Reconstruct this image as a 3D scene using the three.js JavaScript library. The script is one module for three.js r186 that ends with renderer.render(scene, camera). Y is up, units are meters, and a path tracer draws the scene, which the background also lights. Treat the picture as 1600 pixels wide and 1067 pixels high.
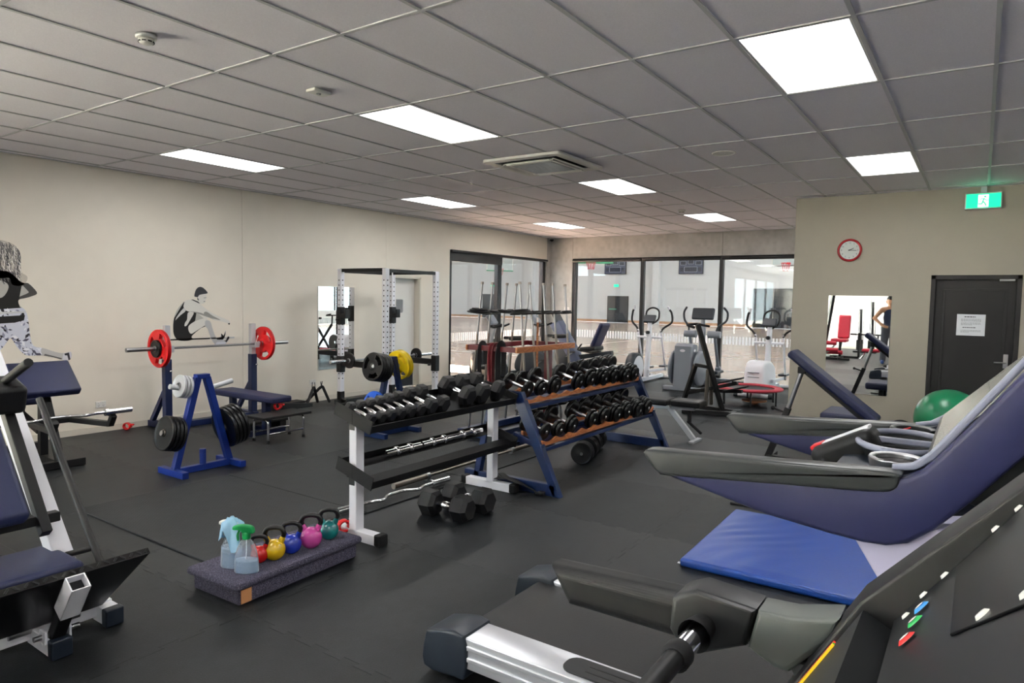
import * as THREE from 'three';
import { RoundedBoxGeometry } from 'three/addons/geometries/RoundedBoxGeometry.js';
import { mergeGeometries, toCreasedNormals } from 'three/addons/utils/BufferGeometryUtils.js';
import { MarchingCubes } from 'three/addons/objects/MarchingCubes.js';
import { RectAreaLightUniformsLib } from 'three/addons/lights/RectAreaLightUniformsLib.js';
import { FontLoader } from 'three/addons/loaders/FontLoader.js';
import { TextGeometry } from 'three/addons/geometries/TextGeometry.js';

// ---------------------------------------------------------------- camera, light, exposure
const scene = new THREE.Scene();
scene.background = new THREE.Color(5.4, 5.8, 6.3);
const camera = new THREE.PerspectiveCamera(53.27, 1600 / 1067, 0.05, 200);
camera.position.set(0, 1.669, 0);
camera.rotation.set(-0.0632, 0.6016, 0.0173, 'YXZ');
const renderer = new THREE.WebGLRenderer({ antialias: true });
renderer.toneMapping = THREE.LinearToneMapping;
renderer.toneMappingExposure = 1.75;
renderer.shadowMap.enabled = true;
RectAreaLightUniformsLib.init();
const PANEL_LIGHT = 7, PANEL_GLOW = 1.6, HALL_LIGHT = 4.5, HALL_GLOW = 3;
const WARM = new THREE.Color(1, 0.985, 0.965), COOL = new THREE.Color(0.93, 0.97, 1);
const sun = new THREE.DirectionalLight('#fff0e2', 640);       // falls along the left wall onto the yard outside its windows
sun.position.set(-20, 30, 28); sun.target.position.set(-20, 0, 0); sun.castShadow = true;
Object.assign(sun.shadow.camera, { left: -40, right: 40, top: 40, bottom: -40, far: 120 }); sun.shadow.mapSize.set(2048, 2048);
scene.add(sun, sun.target);
function areaLight(x, y, z, w, d, color, power) {          // lies flat under a lamp and shines down
  const l = new THREE.RectAreaLight(color, power, w, d);
  l.position.set(x, y, z); l.rotation.x = -Math.PI / 2; scene.add(l); return l;
}

// ---------------------------------------------------------------- small tools
let seed = 12345;
const rnd = () => { seed = (seed * 1664525 + 1013904223) >>> 0; return seed / 4294967296; };
const rr = (a, b) => a + (b - a) * rnd();
const V = (a) => new THREE.Vector3(...a);
const names = {};
const numbered = (n) => { const k = names[n] = (names[n] ?? -1) + 1; return k ? `${n}_${String(k).padStart(3, '0')}` : n; };
function raw(g) {                                          // position, normal, uv only, no index
  let h = g.index ? g.toNonIndexed() : g.clone();
  for (const k of Object.keys(h.attributes)) if (!['position', 'normal', 'uv'].includes(k)) h.deleteAttribute(k);
  if (!h.attributes.uv) h.setAttribute('uv', new THREE.BufferAttribute(new Float32Array(h.attributes.position.count * 2), 2));
  h.groups = []; h.morphAttributes = {};
  return h;
}
function metric(g) {                                       // uv in metres, by the side each face looks to
  const p = g.attributes.position, n = g.attributes.normal, uv = g.attributes.uv;
  for (let i = 0; i < p.count; i++) {
    const ax = Math.abs(n.getX(i)), ay = Math.abs(n.getY(i)), az = Math.abs(n.getZ(i));
    if (ay >= ax && ay >= az) uv.setXY(i, p.getX(i), p.getZ(i));
    else if (ax >= az) uv.setXY(i, p.getZ(i), p.getY(i));
    else uv.setXY(i, p.getX(i), p.getY(i));
  }
  return g;
}
function obj(name, geos, mat, parent = scene, label) {
  const list = (Array.isArray(geos) ? geos : [geos]).map(raw);
  let g = list.length > 1 ? mergeGeometries(list) : list[0];
  if (mat.userData.metric) g = metric(g);
  const m = new THREE.Mesh(g, mat);
  m.name = parent === scene ? numbered(name) : name; m.castShadow = m.receiveShadow = true;
  if (label) m.userData.label = label;
  parent.add(m); return m;
}
function thing(name, label, category, [x, y, z] = [0, 0, 0], turn = 0, group) {
  const o = new THREE.Group(); o.name = numbered(name); scene.add(o);
  o.position.set(x, y, z); o.rotation.y = turn; o.userData = { label, category };
  if (group) o.userData.group = group;
  return o;
}
function tag(o, label, category, group) { o.userData = { ...o.userData, label, category }; if (group) o.userData.group = group; return o; }
function struct(name, geos, mat, parent = scene) { const m = obj(name, geos, mat, parent); if (parent === scene) m.userData.kind = 'structure'; return m; }
function structGroup(name, [x, y, z] = [0, 0, 0], turn = 0) { const o = new THREE.Group(); o.name = numbered(name); o.position.set(x, y, z); o.rotation.y = turn; o.userData.kind = 'structure'; scene.add(o); return o; }
function dup(o, pos, turn, label, rx) {
  const c = o.clone(); c.name = numbered(o.name.replace(/_\d{3}$/, '')); scene.add(c);
  c.position.set(...pos); if (turn !== undefined) c.rotation.y = turn; if (rx !== undefined) c.rotation.x = rx;
  c.userData = { ...o.userData, label }; return c;
}
const mv = (g, x = 0, y = 0, z = 0) => g.translate(x, y, z);
function rot(g, x = 0, y = 0, z = 0) { g.applyMatrix4(new THREE.Matrix4().makeRotationFromEuler(new THREE.Euler(x, y, z))); return g; }
function bx(w, h, d, x = 0, y = 0, z = 0, r = 0, seg = 2) {
  const q = Math.min(r, w / 2.02, h / 2.02, d / 2.02);
  return (r > 0 ? new RoundedBoxGeometry(w, h, d, seg, q) : new THREE.BoxGeometry(w, h, d)).translate(x, y, z);
}
const box2 = (x0, x1, y0, y1, z0, z1, r = 0) => bx(x1 - x0, y1 - y0, z1 - z0, (x0 + x1) / 2, (y0 + y1) / 2, (z0 + z1) / 2, r);
function bar(a, b, w, h = w, r = 0.005, up = [0, 1, 0]) {  // square tube from a to b
  const A = V(a), B = V(b), d = B.clone().sub(A), L = d.length(); d.normalize();
  let u = V(up); if (Math.abs(u.dot(d)) > 0.99) u = V([1, 0, 0]);
  const X = u.clone().cross(d).normalize(), Y = d.clone().cross(X);
  const g = bx(w, h, L, 0, 0, 0, r, 1);
  return g.applyMatrix4(new THREE.Matrix4().makeBasis(X, Y, d).setPosition(A.add(B).multiplyScalar(0.5)));
}
function cy(a, b, r, r2 = r, n = 18, open = false) {
  const A = V(a), B = V(b), d = B.clone().sub(A), L = d.length();
  const g = new THREE.CylinderGeometry(r2, r, L, n, 1, open);
  g.applyQuaternion(new THREE.Quaternion().setFromUnitVectors(V([0, 1, 0]), d.normalize()));
  return g.translate((a[0] + b[0]) / 2, (a[1] + b[1]) / 2, (a[2] + b[2]) / 2);
}
function tube(pts, r, n = 10, seg = 0, closed = false, tension = 0.5) {
  const c = new THREE.CatmullRomCurve3(pts.map(V), closed, 'catmullrom', tension);
  const out = [raw(new THREE.TubeGeometry(c, seg || pts.length * 6, r, n, closed))];
  if (!closed) for (const p of [pts[0], pts.at(-1)]) out.push(raw(sph(r * 0.999, ...p, 8, 6)));
  return mergeGeometries(out);
}
function poly(pts, r, fillet = 0.04, n = 10) {             // round tube with bent corners
  const P = pts.map(V), c = new THREE.CurvePath(); let from = P[0];
  for (let i = 1; i < P.length - 1; i++) {
    const a = P[i - 1].clone().sub(P[i]), b = P[i + 1].clone().sub(P[i]);
    const f = Math.min(fillet, a.length() / 2.01, b.length() / 2.01);
    const s = P[i].clone().add(a.setLength(f)), e = P[i].clone().add(b.setLength(f));
    c.add(new THREE.LineCurve3(from, s)); c.add(new THREE.QuadraticBezierCurve3(s, P[i], e)); from = e;
  }
  c.add(new THREE.LineCurve3(from, P.at(-1)));
  const out = []; 
  for (const k of c.curves) out.push(raw(new THREE.TubeGeometry(k, k.isLineCurve3 ? 1 : 6, r, n)));
  for (const p of [P[0], P.at(-1)]) out.push(raw(sph(r * 0.999, p.x, p.y, p.z, 8, 6)));
  return mergeGeometries(out);
}
function sph(r, x = 0, y = 0, z = 0, a = 16, b = 12) { return new THREE.SphereGeometry(r, a, b).translate(x, y, z); }
function lat(prof, n = 24, axis = 'y') {                   // turned profile [[r, h], ...]
  const g = new THREE.LatheGeometry(prof.map(([r, h]) => new THREE.Vector2(Math.max(r, 1e-4), h)), n);
  if (axis === 'x') g.rotateZ(-Math.PI / 2);
  if (axis === 'z') g.rotateX(Math.PI / 2);
  return g;
}
function shapeOf(pts, holes = []) {
  const s = new THREE.Shape(pts.map((p) => new THREE.Vector2(...p)));
  for (const h of holes) s.holes.push(new THREE.Path(h.map((p) => new THREE.Vector2(...p))));
  return s;
}
function ext(pts, depth, bev = 0, holes, z = 0, bseg = 2) {          // outline in xy, thickness along z, centred on z
  const s = Array.isArray(pts) ? shapeOf(pts, holes) : pts;
  const g = new THREE.ExtrudeGeometry(s, { depth: depth - 2 * bev, bevelEnabled: bev > 0, bevelThickness: bev, bevelSize: bev, bevelOffset: -bev, bevelSegments: bseg, curveSegments: 10 });
  return g.translate(0, 0, z - depth / 2 + bev);
}
function smooth(pts, n = 4, closed = true) {               // rounded outline through points
  const c = new THREE.CatmullRomCurve3(pts.map(([x, y]) => new THREE.Vector3(x, y, 0)), closed, 'catmullrom', 0.5);
  return c.getPoints(pts.length * n).map((p) => [p.x, p.y]).slice(0, closed ? -1 : undefined);
}
function roundRect(x0, y0, x1, y1, r) {
  const out = [];
  for (const [cx, cy_, a] of [[x1 - r, y0 + r, -90], [x1 - r, y1 - r, 0], [x0 + r, y1 - r, 90], [x0 + r, y0 + r, 180]])
    for (let i = 0; i <= 5; i++) { const t = (a + i * 18) * Math.PI / 180; out.push([cx + r * Math.cos(t), cy_ + r * Math.sin(t)]); }
  return out;
}
const disc = (r, n = 20, x = 0, y = 0) => Array.from({ length: n }, (_, i) => [x + r * Math.cos(i / n * 6.28318), y + r * Math.sin(i / n * 6.28318)]);

// ---------------------------------------------------------------- textures and materials
function noiseGrid(n, cells) {                             // tiling value noise
  const g = Array.from({ length: cells * cells }, rnd);
  const o = new Float32Array(n * n);
  for (let y = 0; y < n; y++) for (let x = 0; x < n; x++) {
    const fx = x / n * cells, fy = y / n * cells, ix = fx | 0, iy = fy | 0;
    let tx = fx - ix, ty = fy - iy; tx = tx * tx * (3 - 2 * tx); ty = ty * ty * (3 - 2 * ty);
    const q = (a, b) => g[(b % cells) * cells + (a % cells)];
    o[y * n + x] = (q(ix, iy) * (1 - tx) + q(ix + 1, iy) * tx) * (1 - ty) + (q(ix, iy + 1) * (1 - tx) + q(ix + 1, iy + 1) * tx) * ty;
  }
  return o;
}
function tex(n, fn, repeat, srgb = true) {
  const d = new Uint8Array(n * n * 4);
  for (let i = 0; i < n * n; i++) { const c = fn(i, i % n, (i / n) | 0); for (let k = 0; k < 3; k++) d[i * 4 + k] = Math.max(0, Math.min(255, c[k] ?? c[0])); d[i * 4 + 3] = 255; }
  const t = new THREE.DataTexture(d, n, n); t.wrapS = t.wrapT = THREE.RepeatWrapping; t.magFilter = THREE.LinearFilter; t.minFilter = THREE.LinearMipmapLinearFilter; t.generateMipmaps = true;
  t.repeat.set(repeat, repeat); if (srgb) t.colorSpace = THREE.SRGBColorSpace; t.needsUpdate = true; return t;
}
const N8 = noiseGrid(512, 8), N32 = noiseGrid(512, 32), N128 = noiseGrid(512, 128), NW = Float32Array.from({ length: 512 * 512 }, rnd);
const grey = (fn) => (i, x, y) => { const v = fn(i, x, y); return [v, v, v]; };
const T = {
  rubber: tex(512, (i) => { const f = NW[i] > 0.992 ? 26 : 0, v = 22 + 9 * (N8[i] - 0.5) + 10 * (N32[i] - 0.5) + 10 * (NW[i] - 0.5) + f; return [v - 2, v + 1.5, v + 4]; }, 0.7),
  grain: tex(512, grey((i) => 128 + 90 * (N128[i] - 0.5) + 120 * (NW[i] - 0.5)), 2.2, false),
  rough: tex(512, grey((i) => 150 + 70 * (N8[i] - 0.5) + 50 * (N32[i] - 0.5) + 40 * (NW[i] - 0.5)), 0.6, false),
  concrete: tex(512, (i) => { const v = 184 + 18 * (N8[i] - 0.5) + 14 * (N32[i] - 0.5) + 14 * (NW[i] - 0.5); return [v, v - 2, v - 7]; }, 0.45),
  tile: tex(512, grey((i) => 234 + 8 * (N128[i] - 0.5) + 10 * (NW[i] - 0.5)), 1.5),
  wall: tex(512, (i) => { const v = 234 + 5 * (N8[i] - 0.5) + 3 * (N32[i] - 0.5); return [v, v - 7, v - 21]; }, 0.25),
  carpet: tex(512, (i) => { const v = 74 + 60 * (N128[i] - 0.5) + 90 * (NW[i] - 0.5) + (NW[(i * 7) % 262144] > 0.93 ? 50 : 0); return [v, v - 3, v + 16]; }, 2.2),
  pine: tex(512, (i, x, y) => { const s = Math.sin((N8[i] * 3 + y / 512 * 20) * 6.28) * 12 + 14 * (NW[y * 512 + (x >> 4)] - 0.5); return [172 + s, 106 + s, 62 + s * 0.7]; }, 1),
  hall: tex(512, (i, x, y) => { const row = (y / 32) | 0, b = NW[row * 512 + ((x + row * 97) % 512 >> 6)] * 9; return [190 + b, 164 + b, 148 + b]; }, 0.5),
  vinyl: tex(512, grey((i) => 128 + 80 * (N128[i] - 0.5) + 40 * (N32[i] - 0.5)), 3, false),
  checker: tex(64, grey((i, x, y) => { const u = (x + y) % 32, w = (x - y + 64) % 32, a = (((x + y) >> 5) + ((x - y + 64) >> 5)) & 1; return (a ? (u > 6 && u < 26 && w > 12 && w < 20) : (w > 6 && w < 26 && u > 12 && u < 20)) ? 255 : 90; }), 16, false),
};
const hex = (c) => new THREE.Color(c);
function mat(color, rough = 0.5, metal = 0, o = {}) {
  const { metric: m, phys, ...rest } = o;
  const k = phys ? new THREE.MeshPhysicalMaterial({ color, roughness: rough, metalness: metal, ...rest, ...phys }) : new THREE.MeshStandardMaterial({ color, roughness: rough, metalness: metal, ...rest });
  if (m) k.userData.metric = true; return k;
}
const M = {
  rubber: mat('#ffffff', 0.5, 0, { metric: 1, map: T.rubber, bumpMap: T.grain, bumpScale: 0.0012 }),
  rubberB: mat('#ececec', 0.54, 0, { metric: 1, map: T.rubber, bumpMap: T.grain, bumpScale: 0.0012 }),
  rubberC: mat('#f8f8ff', 0.47, 0, { metric: 1, map: T.rubber, bumpMap: T.grain, bumpScale: 0.0012 }),
  matTop: mat('#ffffff', 0.62, 0, { metric: 1, map: T.rubber, bumpMap: T.checker, bumpScale: 0.002 }),
  seam: mat('#101112', 0.9),
  wall: mat('#ffffff', 0.5, 0, { metric: 1, map: T.wall }),
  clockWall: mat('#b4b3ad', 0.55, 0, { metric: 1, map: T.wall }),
  white: mat('#e6e4df', 0.5), whiteWall: mat('#e4e4e2', 0.7), skirting: mat('#d8d2c4', 0.5),
  concrete: mat('#ffffff', 0.8, 0, { metric: 1, map: T.concrete, bumpMap: T.grain, bumpScale: 0.0006 }),
  tile: mat('#fdf9ff', 0.85, 0, { metric: 1, map: T.tile, bumpMap: T.grain, bumpScale: 0.0004 }),
  tee: mat('#bcbcbe', 0.5), plastic: mat('#dcdad4', 0.45), greyPlastic: mat('#8d8f92', 0.5), darkSlot: mat('#1c1c1e', 0.7),
  frame: mat('#1c1b1e', 0.45, 0.2), doorDark: mat('#1e1b1b', 0.55), doorDark2: mat('#1a1717', 0.6),
  glass: mat('#f4fafa', 0.02, 0, { phys: { transmission: 1, thickness: 0, ior: 1.5 } }),
  frost: mat('#fafcff', 0.95, 0, { phys: { transmission: 0.75, thickness: 0 } }),
  mirror: mat('#f2f4f3', 0.01, 1), mirrorEdge: mat('#b9c4c0', 0.2, 0.5),
  chrome: mat('#d8d8da', 0.14, 1), steel: mat('#a8a8aa', 0.3, 1), dullSteel: mat('#9a938a', 0.42, 1),
  black: mat('#08080a', 0.5), blackGloss: mat('#0b0b0d', 0.3), blackMatte: mat('#0c0c0e', 0.75), iron: mat('#0e0e10', 0.42, 0.1), ironGloss: mat('#0c0d0e', 0.3, 0.15),
  hexRubber: mat('#121215', 0.55, 0, { metric: 1, bumpMap: T.grain, bumpScale: 0.0005 }), whitePaint: mat('#e8e8ee', 0.35), silverPaint: mat('#c3c5c9', 0.35, 0.3),
  blue: mat('#0b2672', 0.35), navy: mat('#0e1b42', 0.38), rackBlue: mat('#0c224c', 0.35), royal: mat('#1f5fd0', 0.4),
  vinylNavy: mat('#121a40', 0.5, 0, { metric: 1, bumpMap: T.vinyl, bumpScale: 0.0006 }), vinylBlack: mat('#111113', 0.5, 0, { metric: 1, bumpMap: T.vinyl, bumpScale: 0.0006 }),
  matBlue: mat('#133f90', 0.34, 0, { metric: 1, bumpMap: T.vinyl, bumpScale: 0.001 }), vinylRed: mat('#b81f38', 0.45),
  red: mat('#d8141a', 0.4), redDark: mat('#5e0914', 0.4), yellow: mat('#f0cf12', 0.4), pine: mat('#ffffff', 0.5, 0, { metric: 1, map: T.pine }),
  carpet: mat('#ffffff', 0.97, 0, { metric: 1, map: T.carpet, bumpMap: T.grain, bumpScale: 0.006 }), cardboard: mat('#c48a5a', 0.8),
  green: mat('#0c8a5a', 0.3), leather: mat('#17181a', 0.6), maroon: mat('#7a1a26', 0.6),
  tmPurple: mat('#1f2246', 0.42), tmGrey: mat('#333636', 0.34), tmLight: mat('#9094a6', 0.35), tmDark: mat('#1a1c1e', 0.5), tmLav: mat('#bdb9d2', 0.4), tmBlueGrey: mat('#19222e', 0.4), alu: mat('#d6d8de', 0.3, 0.6),
  hallWall: mat('#dddde0', 0.8), hallFloor: mat('#ffffff', 0.16, 0, { metric: 1, map: T.hall }), hallLine: mat('#f0efec', 0.4), orangeTrim: mat('#c79a78', 0.6),
  bikeGrey: mat('#7d838c', 0.4), bikeDark: mat('#2c3138', 0.45), bikeNavy: mat('#46506c', 0.42),
  glow: mat('#ffffff', 0.5, 0, { emissive: '#ffffff', emissiveIntensity: PANEL_GLOW }), hallGlow: mat('#ffffff', 0.5, 0, { emissive: '#ffffff', emissiveIntensity: HALL_GLOW }),
};
function canvasTex(w, h, draw) {
  const c = document.createElement('canvas'); c.width = w; c.height = h; draw(c.getContext('2d'), w, h);
  const t = new THREE.CanvasTexture(c); t.colorSpace = THREE.SRGBColorSpace; t.anisotropy = 4; return t;
}
// ---------------------------------------------------------------- the room: x to the right, z towards the camera, left wall at XW
const XW = -8.55, ZC = -10.05, ZF = -14.03, H = 3.106, XR = 4.2, ZB = 8.3, GX = -2.997, GZ = -2.634;
{ // floor: slab plus interlocking rubber mats
  const floor = structGroup('floor');
  obj('slab', box2(XW - 0.2, XR + 0.2, -0.2, -0.012, ZF - 0.1, ZB + 0.2), M.seam, floor);
  const S = 1.22, gap = 0.0012, lim = (v, a, b) => Math.max(a, Math.min(b, v));
  const X0 = -1.89 - 6 * S, Z0 = -3.31 - 9 * S, TEETH = [];
  for (let i = 0; i < 6; i++) { const a = (i + 0.25) / 6, b = (i + 0.75) / 6; TEETH.push([a, 0], [a - 0.01, 0.03], [b + 0.01, 0.03], [b, 0]); }
  const matShape = (x0, z0) => { // every edge carries the same teeth, so neighbours lock together with a hairline joint
    const x1 = x0 + S, z1 = z0 + S, p = [[x0 + gap, z0 + gap]];
    const inset = (k, s) => [0, 1, 2, 3][k % 4] === 0 || k % 4 === 3 ? 0 : s;
    TEETH.forEach(([t, d], k) => p.push([x0 + t * S + inset(k, k % 4 === 1 ? gap : -gap) + (k % 4 === 0 ? gap : k % 4 === 3 ? -gap : 0), z0 + d + gap]));
    p.push([x1 - gap, z0 + gap]);
    TEETH.forEach(([t, d], k) => p.push([x1 + d - gap, z0 + t * S + (k % 4 < 2 ? gap : -gap)]));
    p.push([x1 - gap, z1 - gap]);
    [...TEETH].reverse().forEach(([t, d], k) => p.push([x0 + t * S + (k % 4 < 2 ? -gap : gap), z1 + d - gap]));
    p.push([x0 + gap, z1 - gap]);
    [...TEETH].reverse().forEach(([t, d], k) => p.push([x0 + d + gap, z0 + t * S + (k % 4 < 2 ? gap : -gap)]));
    return p.map(([x, z]) => [lim(x, XW + 0.004, XR - 0.004), -lim(z, ZF + 0.06, ZB - 0.004)]);
  };
  const rest = []; let k = 0;
  for (let i = -1; i < 12; i++) for (let j = -1; j < 19; j++) {
    const x0 = X0 + i * S, z0 = Z0 + j * S;
    if (x0 + S < XW + 0.08 || x0 > XR - 0.08 || z0 + S < ZF + 0.15 || z0 > ZB - 0.08) continue;
    const g = new THREE.ExtrudeGeometry(shapeOf(matShape(x0, z0)), { depth: 0.0118, bevelEnabled: false }).rotateX(-Math.PI / 2).translate(0, -0.0118, 0);
    if (z0 < 0.3) obj('rubber_mat', g, [M.rubber, M.rubberB, M.rubberC][(k++ * 7) % 3], floor); else rest.push(g);
  }
  for (const [z0, z1] of [[-2.33, -3.61], [-3.61, -4.89], [-4.89, -6.17]]) obj('platform_mat', box2(-5.6, -3.8, 0, 0.012, z1 + 0.004, z0 - 0.004, 0.004), M.matTop, floor);
  obj('rubber_mat_field', rest, M.rubber, floor).userData.kind = 'stuff';
}
{ // ceiling: tiles in a tee grid
  const ceiling = structGroup('ceiling');
  obj('ceiling_slab', box2(XW - 0.2, XR + 0.2, H + 0.05, H + 0.25, ZF - 0.2, ZB + 0.2), M.whiteWall, ceiling);
  const rest = [], tees = [];
  camera.updateMatrixWorld(true); camera.updateProjectionMatrix();
  const lampAt = (i, j) => ((i - 3) % 5 + 5) % 5 === 0 && ((j - 1) % 3 + 3) % 3 === 0 && !(i === 8 && false);
  const tileGeo = {};
  for (let i = -10; i < 12; i++) for (let j = -10; j < 11; j++) {
    const x0 = Math.max(GX + 0.6 * i, XW), x1 = Math.min(GX + 0.6 * (i + 1), XR), z1 = Math.min(GZ - 1.2 * j, ZB), z0 = Math.max(GZ - 1.2 * (j + 1), ZF);
    if (x1 - x0 < 0.05 || z1 - z0 < 0.05) continue;
    if (lampAt(i, j)) continue;
    if (i === -2 && j === 3) { /* cassette tile: cut by the unit below */ }
    const w = x1 - x0 - 0.004, d = z1 - z0 - 0.004, key = `${w.toFixed(3)}_${d.toFixed(3)}`;
    const p = new THREE.Vector3((x0 + x1) / 2, H, (z0 + z1) / 2).project(camera), front = p.z < 1 && Math.abs(p.x) < 1.15 && Math.abs(p.y) < 1.3;
    if (front) {
      tileGeo[key] ??= metric(raw(bx(w, 0.015, d)));
      const m = new THREE.Mesh(tileGeo[key], M.tile); m.name = 'ceiling_tile'; m.position.set((x0 + x1) / 2, H + 0.0135, (z0 + z1) / 2); m.castShadow = m.receiveShadow = true; ceiling.add(m);
    } else rest.push(bx(w, 0.015, d, (x0 + x1) / 2, H + 0.0135, (z0 + z1) / 2));
  }
  obj('ceiling_tile_field', rest, M.tile, ceiling).userData.kind = 'stuff';
  for (let i = -9; i < 12; i++) { const x = GX + 0.6 * i; if (x > XW && x < XR) obj('grid_rail', box2(x - 0.012, x + 0.012, H, H + 0.03, ZF, ZB), M.tee, ceiling); }
  for (let j = -9; j < 10; j++) { const z = GZ - 1.2 * j; if (z > ZF && z < ZB) obj('grid_rail', box2(XW, XR, H - 0.0005, H + 0.03, z - 0.012, z + 0.012), M.tee, ceiling); }
  obj('wall_angle', [box2(XW, XW + 0.02, H, H + 0.01, ZF, ZB), box2(-2.17, XR, H, H + 0.01, ZC, ZC + 0.02), box2(XW, XR, H, H + 0.01, ZF + 0.0, ZF + 0.02)], M.tee, ceiling);
  // ceiling panels
  const where = { '-7': 'in the left row', '-2': 'in the middle row', 3: 'in the treadmill side row', 8: 'in the far right row' };
  const far = { '-5': 'at the very back of the room', '-2': 'behind the camera', 1: 'nearest', 4: 'second from the front', 7: 'farthest', 10: 'x' };
  for (const i of [-7, -2, 3, 8]) for (const j of [-8, -5, -2, 1, 4, 7]) {
    const x = GX + 0.6 * i + 0.3, z = GZ - 1.2 * j - 0.6;
    if (z > ZB - 0.5 || z < ZF) continue;
    const t = thing('ceiling_light', `white ceiling panel light ${where[i]}, ${far[j] ?? 'by the rear wall'}`, 'light', [x, H, z]);
    obj('light_frame', [box2(-0.288, 0.288, 0.002, 0.012, -0.588, -0.574), box2(-0.288, 0.288, 0.002, 0.012, 0.574, 0.588), box2(-0.288, -0.274, 0.002, 0.012, -0.588, 0.588), box2(0.274, 0.288, 0.002, 0.012, -0.588, 0.588)], M.white, t);
    obj('diffuser', box2(-0.276, 0.276, 0.004, 0.014, -0.576, 0.576), M.glow, t);
    areaLight(x, H - 0.012, z, 0.55, 1.15, WARM, PANEL_LIGHT);
  }
}
const doorZ0 = -8.55, doorZ1 = -9.44, opZ0 = -10.27, opZ1 = -13.86;
{ // left wall
  const w = structGroup('wall_left'), x0 = XW - 0.2;
  obj('wall_panel', box2(x0, XW, 0, 0.25, 0.3, ZB + 0.2), M.wall, w); obj('wall_panel', box2(x0, XW, 2.75, H + 0.1, 0.3, ZB + 0.2), M.wall, w);
  obj('wall_panel', box2(x0, XW, 0.25, 2.75, 0.3, 0.7), M.wall, w); obj('wall_panel', box2(x0, XW, 0.25, 2.75, 7.9, ZB + 0.2), M.wall, w);
  for (const [a, b] of [[0.3, -2.2], [-2.2, -5.75], [-5.75, doorZ0]]) obj('wall_panel', box2(x0, XW, 0, H + 0.1, b + 0.003, a - 0.003), M.wall, w);
  obj('wall_panel', box2(x0, XW, 2.03, H + 0.1, doorZ1, doorZ0), M.wall, w);
  obj('wall_panel', box2(x0, XW, 0, H + 0.1, opZ0, doorZ1), M.wall, w);
  obj('wall_panel', box2(x0, XW, 2.6, H + 0.1, opZ1 - 0.1, opZ0), M.wall, w);
  obj('concrete_pier', box2(x0, XW + 0.001, 0, H + 0.1, ZF - 0.2, opZ1), M.concrete, w);
  const s = struct('baseboard_left', [box2(XW, XW + 0.012, 0, 0.07, doorZ0 + 0.02, ZB, 0), box2(XW, XW + 0.012, 0, 0.07, opZ0, doorZ1 - 0.02, 0)], M.skirting);
  const d = structGroup('door_1', [XW, 0, 0]);
  obj('door_leaf', box2(-0.16, -0.12, 0.005, 2.0, doorZ1 + 0.04, doorZ0 - 0.04, 0.003), M.white, d);
  obj('door_frame', [box2(-0.2, 0.012, 0, 2.03, doorZ1, doorZ1 + 0.035), box2(-0.2, 0.012, 0, 2.03, doorZ0 - 0.035, doorZ0), box2(-0.2, 0.012, 1.995, 2.03, doorZ1, doorZ0)], M.skirting, d);
  obj('kick_plate', box2(-0.12, -0.117, 0.03, 0.32, doorZ1 + 0.07, doorZ0 - 0.07), M.bikeDark, d);
  obj('door_handle', [cy([-0.12, 1.02, doorZ0 - 0.1], [-0.07, 1.02, doorZ0 - 0.1], 0.012), cy([-0.07, 1.02, doorZ0 - 0.1], [-0.07, 1.02, doorZ0 - 0.22], 0.01)], M.steel, d);
  obj('notice_sheet', box2(-0.12, -0.118, 1.38, 1.62, -9.1, -8.92), M.frost, d);
  obj('back_board', box2(-0.3, -0.2, 0, 2.1, doorZ1 - 0.1, doorZ0 + 0.1), M.whiteWall, d);
}
{ // far wall: concrete header and pier
  const w = structGroup('wall_far'), z0 = ZF - 0.2;
  obj('concrete_panel', box2(XW, -7.95, 0, H + 0.1, z0, ZF), M.concrete, w);
  for (const [a, b] of [[-7.95, -4.43], [-4.43, -0.92], [-0.92, 2.4]]) obj('concrete_panel', box2(a + 0.004, b - 0.004, 2.62, H + 0.1, z0, ZF), M.concrete, w);
  obj('concrete_panel', box2(2.25, 2.6, 0, 2.62, z0, ZF), M.concrete, w);
  const a = structGroup('wall_alcove');
  obj('wall_panel', box2(2.25, 2.45, 0, H + 0.1, ZF, ZC - 0.15), M.whiteWall, a);
}
function glazing(name, origin, turn, len, posts, headH, top) { // local x along the glass, from 0 to len
  const g = structGroup(name, origin, turn);
  obj('head_frame', box2(0, len, top - headH, top, -0.05, 0.05, 0.004), M.frame, g);
  obj('sill_frame', box2(0, len, 0, 0.05, -0.05, 0.05, 0.004), M.frame, g);
  posts.forEach(([x, w], i) => {
    obj('mullion', box2(x - w / 2, x + w / 2, 0.05, top - headH, -0.05, 0.05, 0.004), M.frame, g);
    if (i === 0) return;
    const a = posts[i - 1][0] + posts[i - 1][1] / 2, b = x - w / 2;
    obj('pane', box2(a, b, 0.05, top - headH, -0.003, 0.003), M.glass, g);
    const bars = []; for (let k = a + 0.03; k < b - 0.04; k += 0.066) bars.push(box2(k, k + 0.04, 0.795, 0.965, 0.004, 0.005));
    obj('safety_strip', bars, M.frost, g, 'row of frosted white bars across the pane');
  });
  return g;
}
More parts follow.
